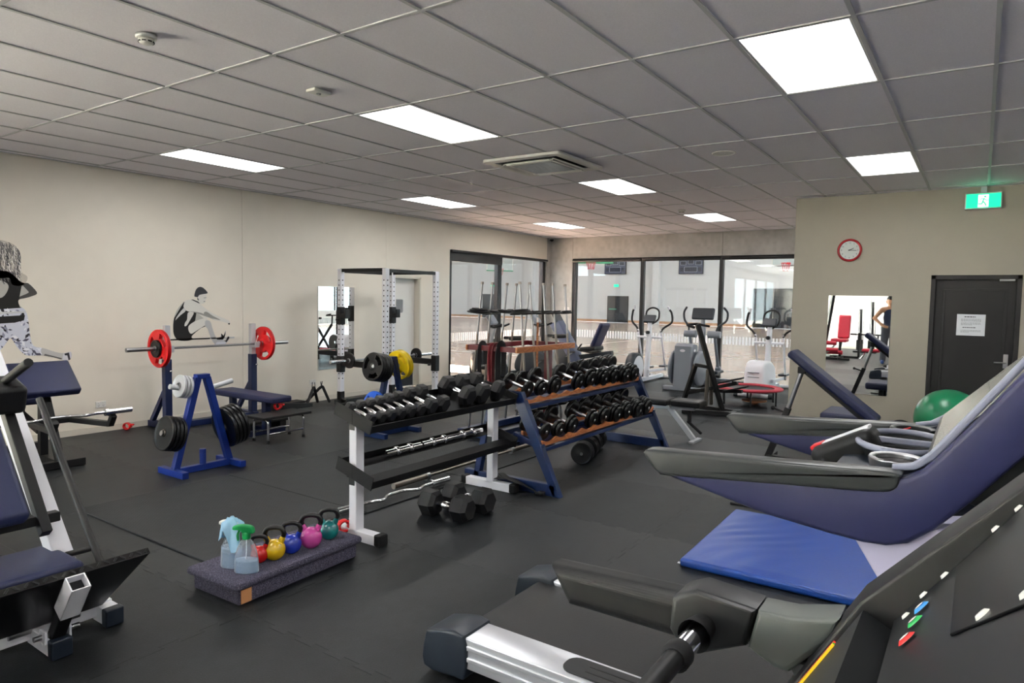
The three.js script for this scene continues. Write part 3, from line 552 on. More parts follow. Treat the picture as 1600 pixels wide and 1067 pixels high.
    for (let i = 0; i < 330; i++) { const t = rnd(), x = -60 + t * 200, y = 55 + rnd() * 250, d = 14 + t * 26; c.strokeStyle = ['#35343a', '#6d6a68', '#efece4', '#9b958c', '#57555a'][(rnd() * 5) | 0]; c.lineWidth = 2 + rnd() * 4.5; c.beginPath(); c.moveTo(x, y); c.bezierCurveTo(x + d, y + 12, x - 12, y + 40, x + d * 0.7, y + 50 + rnd() * 50); c.stroke(); }
  });
}
// ---------------------------------------------------------------- free weights and racks
const nth = ['nearest', 'second', 'third', 'fourth', 'fifth', 'sixth', 'seventh', 'eighth', 'ninth', 'tenth'];
// a weight plate, axis along z
function plateGeo(R, w, rim = 0.88, hub = 0.3) {
  return rot(lat([[0.026, -w / 2 * 0.7], [R * hub, -w / 2 * 0.7], [R * (hub + 0.05), -w / 2 * 0.4], [R * (rim - 0.06), -w / 2 * 0.4], [R * rim, -w / 2], [R * 0.97, -w / 2], [R, -w / 2 * 0.6], [R, w / 2 * 0.6], [R * 0.97, w / 2], [R * rim, w / 2], [R * (rim - 0.06), w / 2 * 0.4], [R * (hub + 0.05), w / 2 * 0.4], [R * hub, w / 2 * 0.7], [0.026, w / 2 * 0.7], [0.026, -w / 2 * 0.7]], 40), Math.PI / 2);
}
function gripPlateGeo(R, w) { // three hand holes
  const arc = (a0, a1, r0, r1) => { const o = []; for (let i = 0; i <= 6; i++) { const a = a0 + (a1 - a0) * i / 6; o.push([r1 * Math.cos(a), r1 * Math.sin(a)]); } for (let i = 6; i >= 0; i--) { const a = a0 + (a1 - a0) * i / 6; o.push([r0 * Math.cos(a), r0 * Math.sin(a)]); } return o; };
  const holes = [disc(0.026, 14).reverse()];
  for (let k = 0; k < 3; k++) holes.push(arc(k * 2.094 + 0.2, k * 2.094 + 1.3, R * 0.55, R * 0.83).reverse());
  const s = shapeOf(disc(R, 44), holes);
  const g = new THREE.ExtrudeGeometry(s, { depth: w * 0.6, bevelEnabled: true, bevelThickness: w * 0.2, bevelSize: 0.006, bevelOffset: -0.006, bevelSegments: 2 }).translate(0, 0, -w * 0.3);
  const ring = rot(lat([[R * 0.86, -w * 0.5], [R * 0.97, -w * 0.6], [R, -w * 0.4], [R, w * 0.4], [R * 0.97, w * 0.6], [R * 0.86, w * 0.5]], 44), Math.PI / 2);
  const hub = rot(lat([[0.026, -w * 0.6], [R * 0.25, -w * 0.6], [R * 0.32, -w * 0.4], [R * 0.32, w * 0.4], [R * 0.25, w * 0.6], [0.026, w * 0.6]], 30), Math.PI / 2);
  return [g, ring, hub];
}
function weightPlate(label, color, R, w, pos, group, grips = false, tilt = 0, rimMat) {
  const t = thing('weight_plate', label, 'weight plate', pos, 0, group);
  t.rotation.x = -tilt;
  const g = grips ? gripPlateGeo(R, w) : plateGeo(R, w);
  obj('plate_body', g, color, t);
  obj('centre_sleeve', rot(lat([[0.026, -w * 0.62], [0.034, -w * 0.62], [0.034, w * 0.62], [0.026, w * 0.62]], 20), Math.PI / 2), rimMat ?? M.steel, t);
  return t;
}
// ---- plate trees: an A-frame seen from its side, pegs towards and away from the camera
function plateTree(label, pos, color, topY) {
  const t = thing('plate_tree', label, 'plate rack', pos);
  for (const s of [-1, 1]) {
    obj('foot', bar([-0.21, 0.03, s * 0.29], [0.21, 0.03, s * 0.29], 0.06, 0.06), color, t);
    obj('leg', bar([0, 0.05, s * 0.27], [0, topY - 0.02, s * 0.045], 0.06, 0.06, 0.005, [1, 0, 0]), color, t);
    for (const y of [topY - 0.13, 0.36]) {
      const z = s * (0.045 + (topY - y) / topY * 0.25);
      obj('peg', cy([0, y, z], [0, y + 0.05, z + s * (y > 0.5 ? 0.23 : 0.2)], 0.024, 0.024, 16), y > 0.5 ? M.silverPaint : M.steel, t);
    }
  }
  obj('cross_beam', bar([0, 0.03, -0.26], [0, 0.03, 0.26], 0.06, 0.06), color, t);
  obj('top_plate', bx(0.07, 0.045, 0.13, 0, topY - 0.01, 0, 0.006), color, t);
  return t;
}
{
  const P = [-6.0, 0, -3.6];
  plateTree('blue A-frame plate tree standing in front of the bench press', P, M.blue, 0.9);
  const top = 0.77, zz = 0.045 + 0.13 / 0.9 * 0.25;
  ['outermost', 'second', 'innermost'].forEach((w, i) => weightPlate(`silver small weight plate, ${w} of three on the tree's upper near peg`, M.silverPaint, 0.105, 0.026, [P[0], top + 0.045 - i * 0.007, P[2] + zz + 0.135 - i * 0.032], 'silver plates on the near tree', false, 0.18));
  ['outermost', 'second', 'third', 'innermost'].forEach((w, i) => weightPlate(`black iron plate with raised rim, ${w} on the tree's lower near peg`, M.iron, 0.158, 0.03, [P[0], 0.36 + 0.043 - i * 0.009, P[2] + 0.195 + 0.165 - i * 0.036], 'black plates on the near tree, near side', false, 0.22, M.dullSteel));
  ['innermost', 'second', 'third', 'outermost'].forEach((w, i) => weightPlate(`glossy black rubber plate, ${w} on the tree's lower far peg`, M.ironGloss, 0.2, 0.036, [P[0], 0.36 + 0.01 + i * 0.009, P[2] - 0.195 - 0.04 - i * 0.04], 'black plates on the near tree, far side', false, -0.22));
  obj('collar_stub', cy([0, 0.06, 0], [0, 0.2, 0], 0.03, 0.03, 16), M.blue, scene.getObjectByName('plate_tree'));
  const Q = [-5.85, 0, -5.95];
  plateTree('dark blue A-frame plate tree behind the white dumbbell rack', Q, M.rackBlue, 0.93);
  ['outermost', 'second', 'third', 'fourth', 'innermost'].forEach((w, i) => weightPlate(`black grip plate, ${w} of five on the upper peg before the power rack`, M.iron, 0.17, 0.034, [Q[0], 0.84 - i * 0.007, Q[2] + 0.3 - i * 0.038], 'black grip plates on the far tree', true, 0.18));
  ['innermost', 'outermost'].forEach((w, i) => weightPlate(`yellow grip plate, ${w} of the pair behind the black plates`, M.yellow, 0.18, 0.04, [Q[0], 0.83 + i * 0.008, Q[2] - 0.13 - i * 0.046], 'yellow plates on the far tree', true, -0.18));
  weightPlate('royal blue grip plate on the lower peg of the far plate tree', M.royal, 0.17, 0.036, [Q[0], 0.38, Q[2] + 0.29], undefined, true, 0.2);
}
// ---- bench press
{
  const t = thing('bench_press', 'navy blue bench press with two tall uprights holding the red plated barbell', 'weight bench', [-8.1, 0, -5.0]);
  for (const s of [-1, 1]) {
    const z = s * 0.59;
    obj('upright', bar([0, 0.04, z], [0, 0.86, z], 0.085, 0.085, 0.006, [1, 0, 0]), M.navy, t);
    const q = obj('upright_extension', [bar([0, 0.84, z], [0, 1.27, z], 0.066, 0.066, 0.005, [1, 0, 0])], M.silverPaint, t, 'white telescoping upper post');
    obj('bar_hook', [box2(0.03, 0.11, 0.95, 0.975, z - 0.035, z + 0.035, 0.006), box2(0.095, 0.115, 0.95, 1.03, z - 0.035, z + 0.035, 0.006)], M.silverPaint, t);
    obj('foot', bar([-0.4, 0.04, z], [0.08, 0.04, z], 0.075, 0.075), M.navy, t);
    obj('brace', bar([-0.35, 0.07, z], [-0.02, 0.5, z], 0.055, 0.055), M.navy, t);
    obj('lock_pin', [cy([0.04, 0.72, z], [0.085, 0.72, z], 0.008), sph(0.014, 0.09, 0.72, z)], M.chrome, t);
  }
  obj('rear_rail', bar([0.02, 0.04, -0.56], [0.02, 0.04, 0.56], 0.075, 0.075), M.navy, t);
  obj('spine', bar([0.05, 0.04, 0], [1.12, 0.04, 0], 0.075, 0.075), M.navy, t);
  obj('front_leg', bar([1.12, 0.05, 0], [1.12, 0.4, 0], 0.08, 0.08, 0.006, [1, 0, 0]), M.navy, t);
  obj('rear_leg', bar([0.45, 0.05, 0], [0.45, 0.4, 0], 0.07, 0.07, 0.006, [1, 0, 0]), M.navy, t);
  obj('front_foot', bar([1.12, 0.03, -0.25], [1.12, 0.03, 0.25], 0.07, 0.06), M.navy, t);
  obj('bench_pad', box2(0.22, 1.42, 0.4, 0.475, -0.145, 0.145, 0.025), M.vinylNavy, t);
  const b = thing('barbell', 'long steel barbell racked across the bench press uprights', 'barbell', [-8.03, 1.0, -5.0]);
  obj('shaft', cy([0, 0, -0.66], [0, 0, 0.66], 0.0145, 0.0145, 16), M.steel, b);
  for (const s of [-1, 1]) { obj('sleeve', cy([0, 0, s * 0.66], [0, 0, s * 1.1], 0.025, 0.025, 20), M.steel, b); obj('sleeve_collar', cy([0, 0, s * 0.64], [0, 0, s * 0.675], 0.036, 0.036, 20), M.chrome, b); }
  for (const [s, w] of [[1, 'near left'], [-1, 'far right']]) {
    weightPlate(`big red grip plate on the ${w} end of the bench press bar`, M.red, 0.228, 0.045, [-8.03, 1.0, -5.0 + s * 0.715], 'red plates on the bench press bar', true);
    weightPlate(`small black plate outside the red one, ${w} end of the bench bar`, M.iron, 0.105, 0.028, [-8.03, 1.0, -5.0 + s * 0.757], 'small black plates on the bench press bar');
  }
}
// ---- power rack
{
  const t = thing('power_rack', 'white perforated power rack with black top frame before the left wall', 'power rack', [-7.58, 0, -7.65]);
  const X = 0.475, Z = 0.55, TH = 2.07;
  for (const sx of [-1, 1]) for (const sz of [-1, 1]) {
    const p = obj('post', bar([sx * X, 0.12, sz * Z], [sx * X, TH, sz * Z], 0.075, 0.075, 0.006, [1, 0, 0]), M.whitePaint, t);
    const hs = []; for (let y = 0.4; y < 1.95; y += 0.075) for (const [a, b] of [[0.038, 0], [0, 0.038]]) hs.push(cy([sx * X + a * 0.985, y, sz * Z + b * 0.985], [sx * X + a * 1.02, y, sz * Z + b * 1.02], 0.011, 0.011, 8));
    obj('pin_holes', hs, M.darkSlot, p);
    obj('post_boot', [bar([sx * X, 0.02, sz * Z], [sx * X, 0.2, sz * Z], 0.086, 0.086, 0.01, [1, 0, 0]), ext(smooth([[0, 0.02], [0.14, 0.02], [0.15, 0.1], [0.13, 0.08], [0.05, 0.09], [0.02, 0.22], [0, 0.22]].map(([x, y]) => [sx * X - sx * 0 + x, y]), 3), 0.05, 0.005, undefined, sz * Z)], M.black, t);
  }
  for (const s of [-1, 1]) {
    obj('top_rail', bar([-X, TH - 0.02, s * Z], [X, TH - 0.02, s * Z], 0.045, 0.05, 0.005), M.black, t);
    obj('side_rail', bar([s * X, TH - 0.03, -Z], [s * X, TH - 0.03, Z], 0.045, 0.05, 0.005), M.black, t);
    obj('base_rail', bar([s * X, 0.035, -Z - 0.1], [s * X, 0.035, Z + 0.1], 0.07, 0.07), M.black, t);
    const a = obj('safety_bar', [bar([-X, 0.64, s * Z], [X, 0.64, s * Z], 0.06, 0.09), bx(0.1, 0.25, 0.1, -X, 0.62, s * Z, 0.012), bx(0.1, 0.25, 0.1, X, 0.62, s * Z, 0.012)], M.black, t);
    obj('locking_knob', cy([X - 0.05, 0.6, s * Z + 0.05], [X - 0.09, 0.6, s * Z + 0.07], 0.018, 0.022, 12), M.blackGloss, a);
    const j = obj('bar_catch', [bx(0.1, 0.27, 0.1, -X, 1.36, s * Z, 0.012), bx(0.09, 0.07, 0.09, -X + 0.09, 1.36, s * Z, 0.01), bx(0.03, 0.14, 0.09, -X + 0.13, 1.39, s * Z, 0.008)], M.black, t);
    obj('locking_knob', cy([-X, 1.3, s * Z + 0.05], [-X, 1.3, s * Z + 0.09], 0.014, 0.02, 12), M.blackGloss, j);
  }
  const b = thing('barbell', 'steel barbell with two small black discs resting on the rack safety bars', 'barbell', [-7.62, 0.713, -7.6]);
  obj('shaft', cy([0, 0, -0.75], [0, 0, 0.66], 0.0145, 0.0145, 16), M.steel, b);
  for (const s of [-1, 1]) { obj('sleeve', cy([0, 0, s * 0.68], [0, 0, s * 1.08], 0.025, 0.025, 18), M.chrome, b); obj('sleeve_collar', cy([0, 0, s * 0.66], [0, 0, s * 0.69], 0.036, 0.036, 18), M.chrome, b); }
  weightPlate('small black plate on the near end of the power rack barbell', M.iron, 0.115, 0.03, [-7.62, 0.713, -6.88], 'plates on the power rack bar');
  weightPlate('small black plate on the far end of the power rack barbell', M.iron, 0.115, 0.03, [-7.62, 0.713, -8.32], 'plates on the power rack bar');
}
// ---- hexagonal dumbbells, handle along x
function hexHead(r, w) {
  const g = new THREE.LatheGeometry([[0.0001, -w / 2], [r * 0.72, -w / 2], [r, -w * 0.3], [r, w * 0.3], [r * 0.72, w / 2], [0.0001, w / 2]].map((a) => new THREE.Vector2(...a)), 6).toNonIndexed();
  g.computeVertexNormals(); g.rotateZ(-Math.PI / 2); g.rotateX(0); return g;
}
function hexDumbbell(label, r, w, grip, pos, group, o = {}) {
  const t = thing('hex_dumbbell', label, 'dumbbell', pos, o.turn ?? 0, group);
  t.rotation.set(0, o.turn ?? 0, o.tilt ?? 0);
  for (const s of [-1, 1]) obj('hex_head', hexHead(r, w).translate(s * (grip / 2 + w / 2), 0, 0), M.hexRubber, t);
  const k = Math.max(0.015, r * 0.24);
  obj('handle', lat([[k * 0.75, -grip / 2], [k, -grip * 0.3], [k * 1.2, 0], [k, grip * 0.3], [k * 0.75, grip / 2]], 16, 'x'), M.chrome, t);
  return t;
}
// ---- white ended dumbbell rack with three black trays
const RX = -3.47, RZ0 = -3.2, RZ1 = -4.78;
{
  const t = thing('dumbbell_rack', 'black tray dumbbell rack with white end posts and feet in the middle of the floor', 'dumbbell rack', [RX, 0, 0]);
  for (const z of [RZ0, RZ1]) {
    obj('post', bar([0, 0.05, z], [0, 0.875, z], 0.075, 0.07, 0.006, [1, 0, 0]), M.whitePaint, t);
    obj('foot', bar([-0.28, 0.035, z], [0.22, 0.035, z], 0.075, 0.07), M.whitePaint, t);
    for (const x of [-0.29, 0.235]) obj('foot_cap', bx(0.06, 0.078, 0.083, x, 0.039, z, 0.012), M.blackMatte, t);
  }
  const tilt = -0.28;
  const tray = (y, x0, x1, full) => {
    const A = (x, yy, z) => [x * Math.cos(tilt) - yy * Math.sin(tilt), y + x * Math.sin(tilt) + yy * Math.cos(tilt), z];
    const g = [], z0 = RZ0 + 0.06, z1 = RZ1 - 0.06, zm = (z0 + z1) / 2, L = z0 - z1;
    const P = (w, h, x, yy) => rot(bx(w, h, L, 0, 0, 0, 0.003, 1), 0, 0, tilt).translate(...A(x, yy, zm));
    if (full) g.push(P(x1 - x0, 0.006, (x0 + x1) / 2, 0)); else g.push(P(0.1, 0.006, x0 + 0.05, 0), P(0.12, 0.006, x1 - 0.06, 0));
    g.push(P(0.006, 0.05, x0, 0.022), P(0.006, 0.055, x1, 0.0));
    const m = obj('tray', g, M.black, t);
    for (const z of [z0, z1]) obj('tray_end', rot(bx(x1 - x0 + 0.02, 0.095, 0.008, 0, 0, 0, 0.003, 1), 0, 0, tilt).translate(...A((x0 + x1) / 2, 0.015, z)), M.blackMatte, m);
    const pl = obj('clamp_plate', bx(0.05, 0.085, 0.004, 0, y + 0.01, z0 + 0.004), M.blackMatte, m);
  };
  tray(0.84, -0.15, 0.2, true); tray(0.47, -0.13, 0.21, false);
  for (const y of [0.8, 0.42]) for (const z of [RZ0 + 0.037, RZ1 + 0.037]) obj('sticker', bx(0.055, 0.085, 0.002, -0.008, y, z), M.black, t);
  t.position.z = -4; for (const c of t.children) c.position.z += 4;
  // dumbbells on the top tray
  const surf = (x) => 0.84 + (x - RX) * Math.tan(tilt) + 0.006;
  const sizes = [0.043, 0.045, 0.047, 0.049, 0.052, 0.055, 0.066, 0.069], zs = [-3.2, -3.292, -3.384, -3.476, -3.57, -3.668, -3.79, -3.925];
  zs.forEach((z, i) => {
    const r = sizes[i], w = 0.055 + i * 0.004, grip = 0.145, x = RX + 0.035;
    hexDumbbell(`hex dumbbell with chrome grip on the top tray, ${nth[i]} from the near end`, r, w, grip, [x, surf(x) + r * 0.9, z], 'small hex dumbbells on the top tray', { tilt });
  });
  [[-4.24, 0.09, 0.09, 0.05, 'large hex dumbbell on the top tray just past the chrome ones'], [-4.43, 0.09, 0.09, 0.05, 'large hex dumbbell on the top tray, second before the far post'], [-4.63, 0.092, 0.09, 0.3, 'large hex dumbbell turned askew at the far end of the top tray']].forEach(([z, r, w, turn, l]) =>
    hexDumbbell(l, r, w, 0.13, [RX + 0.03, surf(RX + 0.03) + r * 0.92, z], 'large hex dumbbells on the top tray', { tilt, turn: turn - 0.05 }));
  // chrome dumbbell bars on the second tray
  [[-3.72, 'nearer'], [-4.12, 'middle'], [-4.5, 'farther']].slice(0, 3).forEach(([z, w], i) => {
    const s = thing('dumbbell_bar', `chrome threaded dumbbell bar on the second tray, the ${w} one`, 'dumbbell bar', [RX - 0.06, 0.52, z], 0, 'chrome bars on the second tray');
    obj('rod', cy([0, 0, -0.19], [0, 0, 0.19], 0.024, 0.024, 18), M.chrome, s);
    for (const q of [-0.07, 0.07]) obj('collar', lat([[0.024, -0.012], [0.036, -0.01], [0.036, 0.01], [0.024, 0.012]], 18, 'z').translate(0, 0, q), M.chrome, s);
  });
  // two heavy dumbbells on the floor
  hexDumbbell('heavy black hex dumbbell on the floor, the nearer of two under the rack', 0.105, 0.15, 0.14, [-3.27, 0.092, -3.92], 'heavy hex dumbbells on the floor', { turn: 0.08 });
  hexDumbbell('heavy black hex dumbbell on the floor, the farther of two under the rack', 0.105, 0.15, 0.14, [-3.27, 0.092, -4.19], 'heavy hex dumbbells on the floor', { turn: -0.02 });
  // bars on the floor beneath
  const b = thing('barbell', 'bare steel barbell lying on the floor under the white dumbbell rack', 'barbell', [-4.05, 0.052, -5.25]);
  obj('shaft', cy([0, 0, -0.68], [0, 0, 0.68], 0.0145, 0.0145, 14), M.dullSteel, b);
  for (const s of [-1, 1]) { obj('sleeve', cy([0, 0, s * 0.68], [0, 0, s * 1.1], 0.025, 0.025, 18), M.dullSteel, b); obj('sleeve_collar', cy([0, 0, s * 0.655], [0, 0, s * 0.69], 0.039, 0.039, 18), M.steel, b); }
  const e = thing('curl_bar', 'zigzag chrome curl bar lying on the floor beside the near white post', 'curl bar', [-3.88, 0.048, -4.03], -0.04);
  ezBar(e);
  const r2 = thing('barbell', 'thin black bar lying on the floor behind the steel barbell', 'barbell', [-4.2, 0.034, -5.5], 0.06);
  obj('shaft', cy([0, 0, -0.95], [0, 0, 0.95], 0.014, 0.014, 12), M.black, r2); for (const s of [-1, 1]) obj('end_cap', cy([0, 0, s * 0.95], [0, 0, s * 1.0], 0.02, 0.02, 12), M.black, r2);
  // red spring clips by the kettlebells
  [[-3.56, -3.12, 0.3], [-3.52, -3.2, 1.2], [-3.6, -3.21, 2.2]].forEach(([x, z, a], i) => clip([x - 0.02, i === 1 ? 0.085 : 0.046, z + 0.05], a, ['red bar clip on the floor behind the teal kettlebell, left one', 'red bar clip leaning on top of the others behind the teal kettlebell', 'red bar clip on the floor beside the white foot'][i]));
  const s = thing('webbing_strap', 'black webbing strap heaped over the far white foot of the rack', 'strap', [-3.2, 0, -4.86]);
  obj('strap_band', [0, 1, 2].map((i) => { const c = [[-0.26, 0.09 + i * 0.01, 0.08 - i * 0.06], [-0.12, 0.1, 0.04], [0.02, 0.06 + i * 0.012, 0.03 * i], [0.12, 0.02, -0.03], [0.2, 0.018, 0.05 - i * 0.05]]; return ribbon(c, 0.055, 0.006); }), M.blackMatte, s);
  obj('strap_buckle', bx(0.06, 0.03, 0.05, 0.2, 0.02, 0, 0.008), M.black, s);
}
function ribbon(pts, w, th, side = [0, 0, 1]) {
  const c = new THREE.CatmullRomCurve3(pts.map(V)), n = pts.length * 6, out = [];
  const P = c.getPoints(n);
  for (let i = 0; i < n; i++) out.push(raw(bar(P[i].toArray(), P[i + 1].clone().add(P[i + 1].clone().sub(P[i]).multiplyScalar(0.12)).toArray(), w, th, 0, Math.abs(side[2]) ? [0, 1, 0.001] : [1, 0, 0.001])));
  return mergeGeometries(out);
}
function ezBar(t) {
  obj('shaft', poly([[0, 0, -0.4], [0, 0, -0.3], [0.05, 0, -0.2], [-0.03, 0, -0.09], [-0.03, 0, 0.09], [0.05, 0, 0.2], [0, 0, 0.3], [0, 0, 0.4]], 0.0135, 0.04, 12), M.chrome, t);
  for (const s of [-1, 1]) { obj('sleeve', cy([0, 0, s * 0.4], [0, 0, s * 0.62], 0.025, 0.025, 18), M.chrome, t); obj('sleeve_collar', cy([0, 0, s * 0.385], [0, 0, s * 0.41], 0.034, 0.034, 18), M.chrome, t); }
}
function clip(pos, turn, label) {
  const t = thing('bar_clip', label, 'clip', pos, turn);
  obj('jaw', [lat([[0.03, -0.02], [0.045, -0.02], [0.045, 0.02], [0.03, 0.02], [0.03, -0.02]], 20, 'z')], M.red, t);
  obj('lever', [bx(0.07, 0.022, 0.03, 0.05, 0.02, 0, 0.008), bx(0.022, 0.03, 0.034, 0.045, 0.0, 0, 0.006)], M.red, t);
}
// ---- blue rack of round dumbbells
{
  const t = thing('dumbbell_rack', 'blue steel dumbbell rack with wooden saddle shelves of round dumbbells', 'dumbbell rack', [0, 0, 0]);
  const zA = -4.9, zB = -7.3;
  for (const z of [zA, zB]) {
    obj('leg', ext([[-2.9, 0], [-2.83, 0], [-3.24, 0.86], [-3.36, 0.86]], 0.06, 0.004, undefined, z), M.rackBlue, t);
    obj('foot', box2(-3.85, -2.88, 0, 0.1, z - 0.03, z + 0.03, 0.005), M.rackBlue, t);
    obj('top_arm', box2(-3.6, -3.26, 0.8, 0.86, z - 0.03, z + 0.03, 0.005), M.rackBlue, t);
    obj('back_post', bar([-3.72, 0.05, z], [-3.55, 0.83, z], 0.06, 0.06), M.rackBlue, t);
  }
  const saddle = (x, y, n, name) => { // scalloped board along z
    const L = zA - zB, pts = [[0, -0.022], [L, -0.022]], step = L / n;
    for (let i = n; i > 0; i--) for (let k = 0; k < 6; k++) { const u = (i - k / 6) * step; pts.push([u, 0.03 - 0.026 * Math.sin(k / 6 * Math.PI)]); }
    pts.push([0, 0.03]);
    return rot(ext(pts, 0.022), 0, Math.PI / 2, 0).translate(x, y, zA);
  };
  for (const [x, y, n] of [[-3.22, 0.775, 10], [-3.04, 0.43, 10]]) {
    const dx = 0.2;
    obj('saddle_board', saddle(x, y, n), M.pine, t); obj('saddle_board', saddle(x - dx, y + 0.06, n), M.pine, t);
    obj('shelf_beam', [bar([x - 0.01, y - 0.06, zA], [x - 0.01, y - 0.06, zB], 0.04, 0.035), bar([x - dx, y - 0.0, zA], [x - dx, y - 0.0, zB], 0.05, 0.05), bar([x - dx / 2, y - 0.03, zA], [x - dx / 2, y - 0.03, zB], 0.14, 0.008, 0, [0.29, 1, 0])], M.rackBlue, t);
    for (const z of [zA, zB]) obj('shelf_arm', bar([x - dx - 0.08, y + 0.05, z], [x + 0.02, y - 0.03, z], 0.05, 0.05), M.rackBlue, t);
  }
  rebase(t, [-3.35, 0, -6.1]);
  const roundDb = (label, pos, discs, R, tilt, group) => {
    const d = thing('round_dumbbell', label, 'dumbbell', pos, 0, group); d.rotation.z = tilt;
    obj('handle', cy([-0.1, 0, 0], [0.1, 0, 0], 0.016, 0.016, 14), M.steel, d);
    for (const s of [-1, 1]) {
      let x = 0.09;
      for (let i = 0; i < discs; i++) { const r = R * (i === discs - 1 && discs > 1 ? 0.8 : 1), w = 0.03; obj('disc', lat([[0.017, -w / 2], [r * 0.8, -w / 2], [r * 0.94, -w * 0.45], [r, -w * 0.2], [r, w * 0.2], [r * 0.94, w * 0.45], [r * 0.85, w / 2], [r * 0.78, w * 0.3], [r * 0.4, w * 0.3], [r * 0.35, w / 2], [0.001, w / 2]].map(([a, b]) => [a, s * b]), 26, 'x').translate(s * (x + w / 2), 0, 0), M.ironGloss, d); x += w + 0.002; }
      obj('end_bolt', cy([s * x, 0, 0], [s * (x + 0.008), 0, 0], 0.016, 0.012, 6), M.steel, d);
    }
    return d;
  };
  const specs = [[1, 0.082], [2, 0.08], [2, 0.098], [2, 0.1], [2, 0.105], [3, 0.104], [3, 0.104], [4, 0.102], [4, 0.106]];
  const zu = [-5.0, -5.2, -5.44, -5.9, -6.14, -6.38, -6.61, -6.84, -7.06];
  for (const [row, x, y] of [['upper', -3.36, 0.845], ['lower', -3.17, 0.495]])
    zu.forEach((z, i) => { const [n, R] = specs[i]; const zz = row === 'lower' && i > 2 ? z + 0.06 : z; roundDb(`round black dumbbell on the ${row} wooden shelf, ${nth[i]} from the near end`, [x, y + 0.055, zz], n, R, -0.29, `round dumbbells on the ${row} shelf`); });
  ['nearer', 'farther'].forEach((w, i) => {
    const d = thing('round_dumbbell', `thick round black dumbbell on the floor below the blue rack, ${w} of two`, 'dumbbell', [-3.31 - i * 0.14, 0.112, -6.2 - i * 0.46], 1.86, 'round dumbbells on the floor');
    const R = 0.112;
    obj('handle', cy([-0.08, 0, 0], [0.08, 0, 0], 0.018, 0.018, 14), M.steel, d);
    for (const s of [-1, 1]) for (let k = 0; k < 3; k++) obj('disc', lat([[0.018, -0.022], [R * 0.93, -0.022], [R, -0.014], [R, 0.014], [R * 0.93, 0.022], [R * 0.85, 0.021], [R * 0.8, 0.015], [R * 0.25, 0.015], [R * 0.2, 0.022], [0.001, 0.022]].map(([a, b]) => [a, s * b]), 28, 'x').translate(s * (0.085 + k * 0.045), 0, 0), M.iron, d);
    for (const s of [-1, 1]) obj('end_bolt', cy([s * 0.19, 0, 0], [s * 0.207, 0, 0], 0.018, 0.014, 12), M.steel, d);
  });
}
